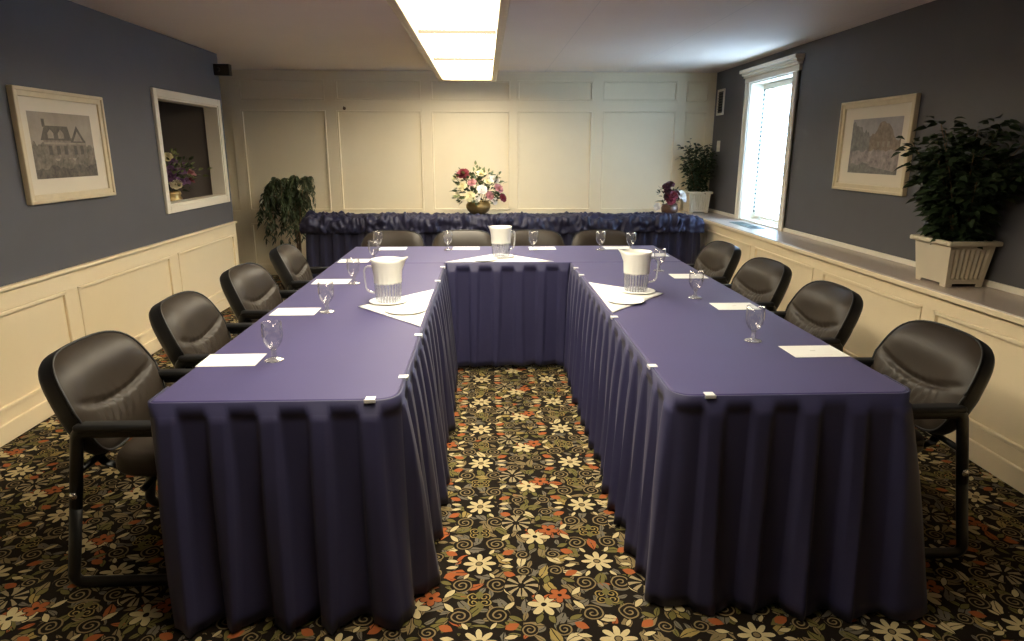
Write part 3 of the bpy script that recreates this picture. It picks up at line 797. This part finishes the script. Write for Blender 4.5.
# bunched cloth heaped along its top
g = G(); NL, NW = 620, 40
def swag(u, v):
    # v runs: hem hanging in front -> over the front edge -> across the top to the back
    x = BX0-.045 + (BX1-BX0+.09)*u
    endd = min(u, 1-u)*(BX1-BX0)
    hang = .10 + .02*noise.noise(Vector((x*3, 1, 0)))
    L = hang + .06 + .60; s_ = v*L
    fullness = .026 + .030*max(0, noise.noise(Vector((x*2.1, 4.2, 0))) + .35)
    n1 = noise.noise(Vector((x*11 + 3.0*noise.noise(Vector((x*4, v*5, 2))), v*7, 0)))
    n2 = noise.noise(Vector((x*22, v*16, 5.1)))
    n3 = abs(noise.noise(Vector((x*14 + v*6, v*9 - x*3, 9))))
    ruf = fullness*(.65 + 1.25*n1 + .75*n2 + 1.5*n3)
    if s_ < hang:
        y = BY0 - .030 - max(.0, ruf)*.75; z = BT - (hang - s_) + .012*n2
    elif s_ < hang+.06:
        q = (s_-hang)/.06*pi/2; rr = .028+max(0, ruf)*.85
        y = BY0 - .002 - cos(q)*rr; z = BT + .004 + sin(q)*(rr)*.95
    else:
        q = (s_-hang-.06)/.60; y = BY0 + q*.60
        z = BT + .006 + max(.002, .028*(1-q*.5) + max(0, ruf)*.80*(1-.45*q))
    if endd < .06: z -= (1-endd/.06)*.035*(1 if s_ > hang else 0)
    return (x-cx, y-cy, z)
g.grid(swag, NL, NW)
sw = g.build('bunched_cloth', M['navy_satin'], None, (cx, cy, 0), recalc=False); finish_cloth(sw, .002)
tag(sw, 'ruffled dark navy cloth bunched along the top of the buffet table', 'cloth')

# ------------------------------------------------------------------ plants and flowers
def leaf(g, p, d, L, W, droop, mat=None, rnd=random):
    d = d.normalized(); side = d.cross(Vector((0, 0, 1)))
    if side.length < .1: side = Vector((1, 0, 0))
    side.normalize(); side = (Matrix.Rotation(rnd.uniform(-.9, .9), 3, d) @ side); nrm = side.cross(d)
    vs = []; ks = (0, .3, .65, 1.0); ws = (.12, 1, .78, 0.02)
    for k, w_ in zip(ks, ws):
        c = p + d*(L*k) + Vector((0, 0, -droop*L*k*k))
        vs += [c - side*W*w_ + nrm*W*.25*w_, c, c + side*W*w_ + nrm*W*.25*w_]
    fs = []
    for j in range(3):
        fs += [(j*3, j*3+1, j*3+4, j*3+3), (j*3+1, j*3+2, j*3+5, j*3+4)]
    g.add(vs, fs, mat)
def planter_pot(t, w0x, w0y, w1x, w1y, H_):
    # tapered square pot with a rolled rim, fluted faces and cut-out feet
    g = G(); n = 17
    def face(sx, sy):   # returns function of (a in -1..1, h in 0..1)
        def P(a, h, dep):
            hx = w0x+(w1x-w0x)*h; hy = w0y+(w1y-w0y)*h; z = .0 + h*H_
            if sy: return (a*hx, sy*(hy-dep), z)
            return (sx*(hx-dep), a*hy, z)
        return P
    hs = [0, .07, .085, .16, .20, .80, .84, .92]
    for sx, sy, flutes in ((0, -1, True), (0, 1, True), (1, 0, False), (-1, 0, False)):
        P = face(sx, sy); NA = 60; vs = []; fs = []
        for h in hs:
            for i in range(NA+1):
                a = -1 + 2*i/NA
                dep = 0
                if flutes and .2 <= h <= .8 and abs(a) < .82: dep = .0032*(1-cos((a+.82)/.82*pi*7))
                zlift = h
                vs.append(P(a, zlift, dep))
        for j in range(len(hs)-1):
            for i in range(NA):
                a = abs(-1+2*(i+.5)/NA)
                if j == 0 and a < .62: continue          # gap between the feet
                fs.append((j*(NA+1)+i, j*(NA+1)+i+1, (j+1)*(NA+1)+i+1, (j+1)*(NA+1)+i))
        g.add(vs, fs, None, False)
    zf = .07*H_; q = .07
    hx, hy = w0x+(w1x-w0x)*q, w0y+(w1y-w0y)*q
    g.add([(-hx, -hy, zf), (hx, -hy, zf), (hx, hy, zf), (-hx, hy, zf)], [(0, 1, 2, 3)])
    pot = g.build('pot', M['planter'], t, recalc=False)
    g = G(); ox, oy = w1x+.020, w1y+.020; ix, iy = w1x-.012, w1y-.012
    for (a, b, c, d_) in ((-ox, ox, -oy, -iy), (-ox, ox, iy, oy), (-ox, -ix, -iy, iy), (ix, ox, -iy, iy)):
        g.box(a, b, c, d_, H_*.90, H_, .007, seg=3)
    g.build('rim', M['planter'], pot)
    g = G(); g.box(-ix-.002, ix+.002, -iy-.002, iy+.002, H_*.82, H_*.90); g.build('soil', M['soil'], t)
def bush(t, z0, n_stems, height, spread, n_leaf, L, W, mat, seed, xlim=None, lean=(0, 0), droop=.35, y_sp=1.0):
    rnd = random.Random(seed); gs = G(); gl = G()
    for k in range(n_stems):
        a = 2*pi*k/n_stems + rnd.uniform(-.4, .4); rr = rnd.uniform(.25, 1)**.7*spread
        b0 = Vector((rnd.uniform(-.05, .05), rnd.uniform(-.06, .06), z0))
        h = height*rnd.uniform(.60, 1.0)*(1-.25*(rr/spread)**2)
        tip = Vector((cos(a)*rr + lean[0], sin(a)*rr*y_sp + lean[1], z0+h))
        if xlim is not None: tip.x = min(tip.x, xlim)
        mid = b0.lerp(tip, .5) + Vector((-cos(a)*rr*.12, -sin(a)*rr*.12, .03))
        pts = []
        for i in range(9):
            q = i/8; pts.append(b0*(1-q)**2 + mid*2*q*(1-q) + tip*q*q)
        gs.tube(pts, [.006*(1-.7*i/8) for i in range(9)], 6)
        for i in range(n_leaf):
            q = .06 + .94*rnd.random()**.9; j = min(7, int(q*8)); f = q*8-j; p = pts[j].lerp(pts[j+1], min(1, f))
            ang = rnd.uniform(0, 2*pi); d = Vector((cos(ang), sin(ang)*1.0, rnd.uniform(-.25, .75)))
            p2 = p + d.normalized()*rnd.uniform(.01, .085)
            ll = L*rnd.uniform(.7, 1.2)
            if xlim is not None and (p2 + d.normalized()*ll).x > xlim + .06: d.x = -abs(d.x); p2.x = min(p2.x, xlim)
            leaf(gl, p2, d, ll, W*rnd.uniform(.8, 1.2), droop, None, rnd)
    if xlim is not None:
        gl.v = [(min(p[0], xlim+.05), p[1], p[2]) for p in gl.v]; gs.v = [(min(p[0], xlim+.05), p[1], p[2]) for p in gs.v]
    gs.build('stem', M['bark'], t); gl.build('foliage', mat, t, recalc=False)
t = thing('planter', 'beige ribbed square planter with a dark bushy plant on the ledge near the camera', 'potted plant', (2.53, 3.475, ZL+.0005))
planter_pot(t, .100, .122, .122, .150, .245)
bush(t, .20, 26, .74, .27, 120, .060, .016, M['leaf_dark'], 5, xlim=.09, lean=(.0, .0), y_sp=1.1)
t = thing('planter', 'beige square planter with a dark bushy plant on the ledge in the far corner', 'potted plant', (2.455, 7.72, ZL+.0005))
planter_pot(t, .108, .108, .125, .125, .245)
bush(t, .20, 14, .68, .22, 90, .055, .014, M['leaf_dark'], 8, xlim=.15, lean=(0, 0), y_sp=.8)

# weeping ficus on the floor in the far left corner
t = thing('ficus_tree', 'weeping ficus with a slim tan trunk on the floor left of the buffet', 'potted plant', (-2.125, 7.52, 0))
g = G(); g.lathe([(0, 0), (.10, 0), (.13, .20), (.14, .22), (.14, .235), (.125, .235), (.12, .21), (0, .21)], 28); pot = g.build('pot', M['terracotta'], t)
g = G(); g.lathe([(0, .205), (.121, .205), (.1215, .212), (0, .216)], 24); g.build('soil', M['soil'], t)
rnd = random.Random(4); gs = G(); gl = G()
trunks = [[(.03, 0, .2), (.05, .0, .5), (.02, .0, .85), (-.08, .02, 1.08)], [(.045, .01, .2), (.055, 0, .55), (.09, 0, .9), (.14, .0, 1.10)], [(.02, -.01, .2), (.03, -.02, .5), (.0, -.04, .95)]]
for tr in trunks: gs.tube(tr, [.012, .010, .008, .005][:len(tr)], 7)
for (cx_, cz_, n_) in ((-.14, 1.16, 17), (.15, 1.18, 17), (0, 1.06, 12), (-.13, 1.00, 12), (.10, 1.0, 10), (-.05, .86, 8)):
    for k in range(n_):
        a = rnd.uniform(0, 2*pi); R = rnd.uniform(.05, .24)
        top = Vector((cx_*.7, 0, cz_-.08)); out = Vector((cx_ + cos(a)*R*.8, sin(a)*R*.75, cz_ + rnd.uniform(-.05, .06)))
        end = out + Vector((cos(a)*.06, sin(a)*.06, -rnd.uniform(.15, .58)*(1 if cx_ <= 0.05 else .75)))
        pts = []
        for i in range(10):
            q = i/9; pts.append(top*(1-q)**2 + (out + Vector((0, 0, .08)))*2*q*(1-q) + end*q*q)
        gs.tube(pts, [.003*(1-.6*i/9) for i in range(10)], 5)
        for i in range(46):
            q = .2 + .8*rnd.random(); j = min(8, int(q*9)); p = pts[j].lerp(pts[j+1], q*9-j)
            an = rnd.uniform(0, 2*pi); d = Vector((cos(an)*.6, sin(an)*.6, -rnd.uniform(.2, 1)))
            leaf(gl, p, d, rnd.uniform(.045, .075), rnd.uniform(.008, .013), .2, None, rnd)
sq_ = lambda p: (p[0] if p[0] < .12 else .12 + .16*math.tanh((p[0]-.12)/.16)*.9, p[1], p[2])
gl.v = [sq_(p) for p in gl.v]; gs.v = [sq_(p) for p in gs.v]
gs.build('trunk', M['bark'], t); gl.build('foliage', M['leaf_mid'], t, recalc=False)

def bloom(t, p, face, R, mat, layers=3, n=7, name='bloom', seed=0):
    rnd = random.Random(seed); g = G(); z = face.normalized(); x = z.orthogonal().normalized(); y = z.cross(x)
    mx = Matrix((x, y, z)).transposed().to_4x4(); mx.translation = p
    for l in range(layers):
        tilt = .25 + .42*l; rr = R*(1-.22*l)
        for k in range(n):
            a = 2*pi*(k + .5*l)/n + rnd.uniform(-.1, .1); d = Vector((cos(a), sin(a), 0)); s_ = Vector((-sin(a), cos(a), 0))
            vs = []
            for q, wq in ((0, .25), (.35, .8), (.7, 1), (1, .45)):
                c = d*rr*q*cos(tilt) + Vector((0, 0, rr*q*sin(tilt) + rr*.28*q*q*(l*.5)))
                wd = rr*.46*wq
                vs += [c - s_*wd + Vector((0, 0, wd*.35)), c, c + s_*wd + Vector((0, 0, wd*.35))]
            fs = []
            for j in range(3): fs += [(j*3, j*3+1, j*3+4, j*3+3), (j*3+1, j*3+2, j*3+5, j*3+4)]
            g.add(vs, fs, None, True, mx)
    g.lathe([(0, 0), (R*.22, .0), (R*.26, R*.2), (R*.15, R*.42), (0, R*.48)], 10, mx=mx)
    return g.build(name, mat, t, recalc=False)
def arrangement(name, label, loc, pot_fn, blooms, z0, greens, seed, cat='flower arrangement', leafmats=('leaf_mid', 'leaf_pale')):
    t = thing(name, label, cat, loc); pot_fn(t); rnd = random.Random(seed)
    gs = G(); gl = {k: G() for k in leafmats}
    base = Vector((0, 0, z0))
    for i, (x, y, z, R, mat) in enumerate(blooms):
        p = Vector((x, y, z)); mid = base.lerp(p, .5) + Vector((0, 0, .03))
        gs.tube([base + Vector((x*.15, y*.15, -.03)), mid, p], .0025, 5)
        f = (p - base).normalized() + Vector((0, -.7, .2)); bloom(t, p, f, R, M[mat], seed=i+seed)
    for (n_, r_, zlo, zhi, L, W, key) in greens:
        for i in range(n_):
            a = rnd.uniform(0, 2*pi); q = rnd.random()**.5; p = Vector((cos(a)*r_*q, sin(a)*r_*q*.7, rnd.uniform(zlo, zhi)))
            d = (p - base) + Vector((rnd.uniform(-.1, .1), rnd.uniform(-.1, .1), rnd.uniform(-.1, .1)))
            leaf(gl[key], p, d, L*rnd.uniform(.7, 1.3), W*rnd.uniform(.7, 1.3), .3, None, rnd)
    gs.build('stem', M['leaf_mid'], t)
    for k in leafmats:
        if gl[k].v: gl[k].build('foliage', M[k], t, recalc=False)
    return t
def brass_bowl(t):
    g = G(); g.lathe([(0, 0), (.06, 0), (.075, .008), (.115, .04), (.132, .075), (.130, .105), (.112, .128), (.118, .138), (.110, .138), (.104, .128), (.12, .10), (.11, .05), (0, .02)], 36); g.build('bowl', M['brass'], t)
ZF = BT + .045
arrangement('flower_arrangement', 'mixed silk flowers in a round brass bowl on the buffet against the back wall', (-.07, 7.20, ZF), brass_bowl,
    [(-.155, -.05, .415, .075, 'p_red'), (-.12, -.07, .40, .05, 'p_red'), (.03, -.06, .42, .055, 'p_cream'), (-.16, -.10, .29, .055, 'p_cream'), (.17, -.03, .36, .06, 'p_white'),
     (.04, -.13, .26, .06, 'p_white'), (-.08, -.13, .19, .062, 'p_cream'), (-.02, -.12, .17, .05, 'p_white'), (.21, -.06, .27, .058, 'p_pink'), (.255, -.08, .175, .05, 'p_red'),
     (.12, -.11, .20, .05, 'p_pink'), (-.06, -.10, .33, .05, 'p_pink'), (.10, -.08, .34, .045, 'p_cream'), (-.22, -.04, .20, .045, 'p_cream'), (.165, -.10, .145, .045, 'p_white'), (-.24, -.02, .38, .04, 'p_cream')],
    .10, [(190, .24, .12, .42, .06, .018, 'leaf_mid'), (90, .27, .15, .46, .06, .014, 'leaf_pale'), (16, .03, .40, .52, .06, .010, 'leaf_pale')], 31)
def brown_pot(t):
    g = G(); g.lathe([(0, 0), (.06, 0), (.085, .03), (.09, .07), (.078, .10), (.084, .108), (.074, .108), (.07, .09), (0, .03)], 28); g.build('pot', M['terracotta'], t)
arrangement('flower_arrangement', 'burgundy flowers with a white bloom in a brown pot, right end of buffet', (1.985, 7.14, ZF), brown_pot,
    [(-.06, -.06, .29, .05, 'p_burg'), (-.02, -.05, .31, .05, 'p_burg'), (-.05, -.08, .24, .048, 'p_burg'), (.0, -.09, .20, .06, 'p_red'), (-.02, -.10, .15, .055, 'p_red'), (-.05, -.08, .18, .045, 'p_burg'), (.035, -.08, .22, .045, 'p_burg'),
     (.095, -.07, .20, .06, 'p_white'), (-.14, -.05, .085, .045, 'p_white'), (.13, -.04, .16, .04, 'p_white')],
    .08, [(80, .13, .08, .28, .055, .010, 'leaf_dark')], 44, leafmats=('leaf_dark',))
def gold_vase(t):
    g = G(); g.lathe([(0, 0), (.07, 0), (.085, .02), (.09, .06), (.075, .085), (.085, .10), (.078, .125), (.07, .125), (.065, .09), (0, .03)], 28); g.build('vase', M['brass'], t)
arrangement('flower_arrangement', 'mauve and white flowers in a gold vase inside the pass-through of the left wall', (-2.72, 5.96, .9855), gold_vase,
    [(.06, -.12, .40, .055, 'p_cream'), (.07, -.13, .25, .06, 'p_purple'), (.05, -.08, .30, .05, 'p_purple'), (.09, .04, .28, .055, 'p_purple'), (.10, -.03, .20, .05, 'p_purple'), (.10, .06, .20, .055, 'p_purple'),
     (.08, -.06, .18, .055, 'p_cream'), (.11, .16, .26, .06, 'p_pink'), (.10, .18, .20, .045, 'p_red'), (.08, .24, .24, .045, 'p_cream'), (.09, .12, .33, .045, 'p_purple'), (.05, .0, .36, .045, 'p_purple')],
    .10, [(150, .22, .12, .40, .055, .016, 'leaf_mid'), (40, .20, .30, .46, .05, .014, 'leaf_pale'), (60, .36, .22, .34, .055, .014, 'leaf_pale')], 52)

# ------------------------------------------------------------------ pictures
def picture(name, label, x, inward, y0, y1, z0, z1, py0, py1, pz0, pz1, art, cat='picture'):
    cy_, cz_ = (y0+y1)/2, (z0+z1)/2; t = thing(name, label, cat, (x, cy_, cz_))
    a, b, c, d_ = y0-cy_, y1-cy_, z0-cz_, z1-cz_; f = .045
    X = lambda p, q: tuple(sorted((inward*p, inward*q)))
    g = G()
    for (p, q, r_, s_) in ((a, a+f, c, d_), (b-f, b, c, d_), (a+f-.002, b-f+.002, c, c+f), (a+f-.002, b-f+.002, d_-f, d_)):
        g.box(*X(0.001, .024), p, q, r_, s_, .004)
    for (p, q, r_, s_) in ((a-.004, a+.016, c-.004, d_+.004), (b-.016, b+.004, c-.004, d_+.004), (a, b, c-.004, c+.016), (a, b, d_-.016, d_+.004)):
        g.box(*X(0.001, .034), p, q, r_, s_, .005)
    g.build('frame', M['frame_cream'], t)
    g = G(); g.box(*X(.002, .012), a+.04, b-.04, c+.04, d_-.04); g.build('mat_board', M['mat_board'], t)
    art(t, inward, py0-cy_, py1-cy_, pz0-cz_, pz1-cz_)
    return t
def poly_print(g, inward, depth, pts, mat):     # flat patch of the printed picture
    vs = [(inward*depth, p[0], p[1]) for p in pts]; g.add(vs, [list(range(len(vs)))], mat, False)
def art_house(t, s_, a, b, c, d_):
    g = G(); S = lambda u, v: (a+(b-a)*u, c+(d_-c)*v); D = .0125; st = .00025
    poly_print(g, s_, D, [S(0, 0), S(1, 0), S(1, 1), S(0, 1)], M['print_sky'])
    def rough(u0, u1, base, top, n, amp, seed, mat, k):
        rnd = random.Random(seed); pts = [S(u0, base)] + [S(u0+(u1-u0)*i/n, top + amp*(rnd.random()-.5)) for i in range(n+1)] + [S(u1, base)]
        poly_print(g, s_, D+st*k, pts, mat)
    rough(0, .30, .1, .52, 12, .14, 1, M['print_mid'], 1); rough(.7, 1, .1, .5, 12, .12, 2, M['print_mid'], 1)
    poly_print(g, s_, D+st*2, [S(.18, .3), S(.86, .3), S(.86, .58), S(.80, .62), S(.18, .62)], M['print_house'])
    poly_print(g, s_, D+st*3, [S(.14, .58), S(.62, .58), S(.58, .80), S(.22, .80)], M['print_roof'])
    for u in (.30, .46): poly_print(g, s_, D+st*4, [S(u-.045, .61), S(u+.045, .61), S(u+.045, .69), S(u, .75), S(u-.045, .69)], M['print_light'])
    poly_print(g, s_, D+st*4, [S(.60, .55), S(.86, .55), S(.73, .82)], M['print_roof'])
    poly_print(g, s_, D+st*5, [S(.65, .57), S(.81, .57), S(.73, .73)], M['print_light'])
    poly_print(g, s_, D+st*4, [S(.19, .78), S(.235, .78), S(.235, .90), S(.19, .90)], M['print_roof'])
    for u in (.24, .36, .48, .64, .75):
        poly_print(g, s_, D+st*6, [S(u, .36), S(u+.055, .36), S(u+.055, .50), S(u, .50)], M['print_roof'])
    poly_print(g, s_, D+st*6, [S(.18, .52), S(.86, .52), S(.86, .55), S(.18, .55)], M['print_light'])
    rough(0, 1, .0, .29, 24, .10, 3, M['print_mid'], 7); rough(0, 1, .0, .17, 24, .09, 4, M['print_dark'], 8)
    g.build('print', None, t, recalc=False)
def art_cottage(t, s_, a, b, c, d_):
    g = G(); S = lambda u, v: (a+(b-a)*(1-u), c+(d_-c)*v); D = .0125; st = .00025
    poly_print(g, s_, D, [S(0, 0), S(1, 0), S(1, 1), S(0, 1)], M['print2_sky'])
    def rough(u0, u1, base, top, n, amp, seed, mat, k):
        rnd = random.Random(seed); pts = [S(u0, base)] + [S(u0+(u1-u0)*i/n, top(i/n) + amp*(rnd.random()-.5)) for i in range(n+1)] + [S(u1, base)]
        poly_print(g, s_, D+st*k, pts, mat)
    rough(0, .42, .3, lambda q: .95-.25*q, 14, .10, 1, M['print2_tree'], 1)
    rough(.40, 1, .3, lambda q: .60+.32*sin(pi*min(1, q*1.15)), 14, .10, 2, M['print2_rust'], 2)
    poly_print(g, s_, D+st*3, [S(.48, .44), S(.86, .44), S(.86, .58), S(.80, .68), S(.56, .68), S(.48, .58)], M['print2_rust'])
    for u in (.56, .66, .76): poly_print(g, s_, D+st*4, [S(u, .48), S(u+.045, .48), S(u+.045, .58), S(u, .58)], M['print_light'])
    rough(0, 1, 0, lambda q: .42, 20, .06, 3, M['print2_ground'], 5)
    rough(0, 1, 0, lambda q: .20-.10*q, 20, .08, 4, M['print2_tree'], 6)
    poly_print(g, s_, D+st*7, [S(.42, .14), S(.95, .05), S(1, .10), S(1, .2), S(.6, .30), S(.5, .36)], M['print2_ground'])
    g.build('print', None, t, recalc=False)
picture('framed_picture', 'cream framed sepia print of a gabled house on the blue left wall', WL, 1, 3.735, 4.575, 1.168, 1.778, 3.84, 4.432, 1.297, 1.660, art_house)
picture('framed_picture', 'cream framed print of a cottage and trees on the blue right wall', XW, -1, 4.178, 5.052, 1.180, 1.795, 4.298, 4.892, 1.303, 1.672, art_cottage)

# ------------------------------------------------------------------ window blind and wall fittings
BXX = XW + .155
t = thing('window_blind', 'white horizontal slat blind hanging in the right wall window', 'blind', (BXX, (WY0+WY1)/2, WZ1-.014))
cyb = (WY0+WY1)/2; hw = (WY1-WY0)/2 - .022
g = G(); g.box(-.03, .03, -hw, hw, -.055, -.002, .004); g.build('headrail', M['white_trim'], t)
g = G(); z = -.085
while z > -(WZ1-.014-WZ0) + .05:
    an = radians(66); c_, s_ = .020*cos(an), .024*sin(an)
    g.grid(lambda u, v, z=z: ((-c_ + 2*c_*v), -hw + 2*hw*u, z + (s_ - 2*s_*v)*1 + .003*(1-(2*v-1)**2)), 1, 4)
    z -= .030
g.build('slats', M['blind'], t, recalc=False)
g = G(); g.box(-.022, .022, -hw, hw, z+.008, z+.024, .004); g.build('bottom_rail', M['white_trim'], t)
g = G()
for yy in (-hw+.12, hw-.12):
    g.tube([(-.026, yy, -.06), (-.026, yy, z+.02)], .0012, 5); g.tube([(.026, yy, -.06), (.026, yy, z+.02)], .0012, 5)
g.build('ladder_cord', M['white_trim'], t)
g = G(); zz = -.06
while zz > z + .06:
    g.lathe([(0, -.012), (.008, -.009), (.009, 0), (.008, .009), (0, .012)], 8, mx=Matrix.Translation((-.046, hw-.045, zz))); zz -= .044
g.tube([(-.046, hw-.045, -.05), (-.046, hw-.045, z+.05)], .0012, 5); g.build('bead_chain', M['register'], t)

t = thing('vent_grille', 'small white framed dark vent high on the right wall beside the window', 'vent', (XW, 7.765, 1.985))
g = G()
for (a, b, c, e_) in ((-.11, -.085, -.14, .14), (.085, .11, -.14, .14), (-.085, .085, .115, .14), (-.085, .085, -.14, -.115)): g.box(-.016, -.0005, a, b, c, e_, .003)
g.build('frame', M['white_trim'], t)
g = G(); g.box(-.004, -.0005, -.085, .085, -.115, .115); g.build('backing', M['black_void'], t)
g = G()
for k in range(8): g.box(-.012, -.004, -.085, .085, -.105+k*.029, -.096+k*.029, .001)
g.build('louvre', M['dark_box'], t)
t = thing('light_switch', 'small ivory light switch plate on the right wall beside the far plant', 'light switch', (XW, 7.745, 1.505))
g = G(); g.box(-.007, -.0005, -.05, .05, -.06, .06, .003); g.build('plate', M['white_trim'], t)
for yy in (-.022, .022):
    g = G(); g.box(-.016, -.006, yy-.006, yy+.006, -.012, .012, .002); g.build('toggle', M['white_trim'], t)
t = thing('floor_register', 'dark slotted air register set in the ledge below the window', 'vent', (2.525, 6.35, ZL))
g = G()
for (a, b, c, e_) in ((-.07, -.058, -.28, .28), (.058, .07, -.28, .28), (-.058, .058, .268, .28), (-.058, .058, -.28, -.268)): g.box(a, b, c, e_, .0004, .005, .0015)
g.build('frame', M['register'], t)
g = G(); g.box(-.058, .058, -.268, .268, .0004, .0012); g.build('backing', M['black_void'], t)
g = G()
for k in range(22): g.box(-.058, .058, -.262+k*.0245, -.252+k*.0245, .0012, .0045, .001)
g.build('grille_bars', M['register'], t)
t = thing('emergency_light_box', 'small dark box mounted high where the blue left wall ends', 'sign box', (WL, 6.60, 2.17))
g = G(); g.box(.0006, .145, -.035, .035, -.05, .05, .006); g.build('housing', M['dark_box'], t)
g = G()
for (a, b, c, e_) in ((.004, .142, .038, .047), (.004, .142, -.047, -.038), (.004, .012, -.038, .038), (.134, .142, -.038, .038)): g.box(a, b, -.041, -.034, c, e_, .002)
g.build('rim', M['black_shell'], t)
g = G(); g.lathe([(0, 0), (.018, 0), (.016, .006), (0, .008)], 20, mx=Matrix.Translation((.045, -.035, 0)) @ Matrix.Rotation(pi/2, 4, 'X')); g.build('lens', M['black_metal'], t)
t = thing('wall_hook', 'tiny brown hook on the back wall rail above the left panels', 'hook', (-1.585, YB-.0165, 1.915))
g = G(); g.lathe([(0, 0), (.018, 0), (.016, .004), (0, .005)], 16, mx=Matrix.Rotation(pi/2, 4, 'X')); g.build('plate', M['bark'], t)
g = G(); g.tube([(0, -.004, .0), (0, -.022, -.004), (0, -.034, .006), (0, -.036, .02)], .005, 8); g.build('peg', M['bark'], t)
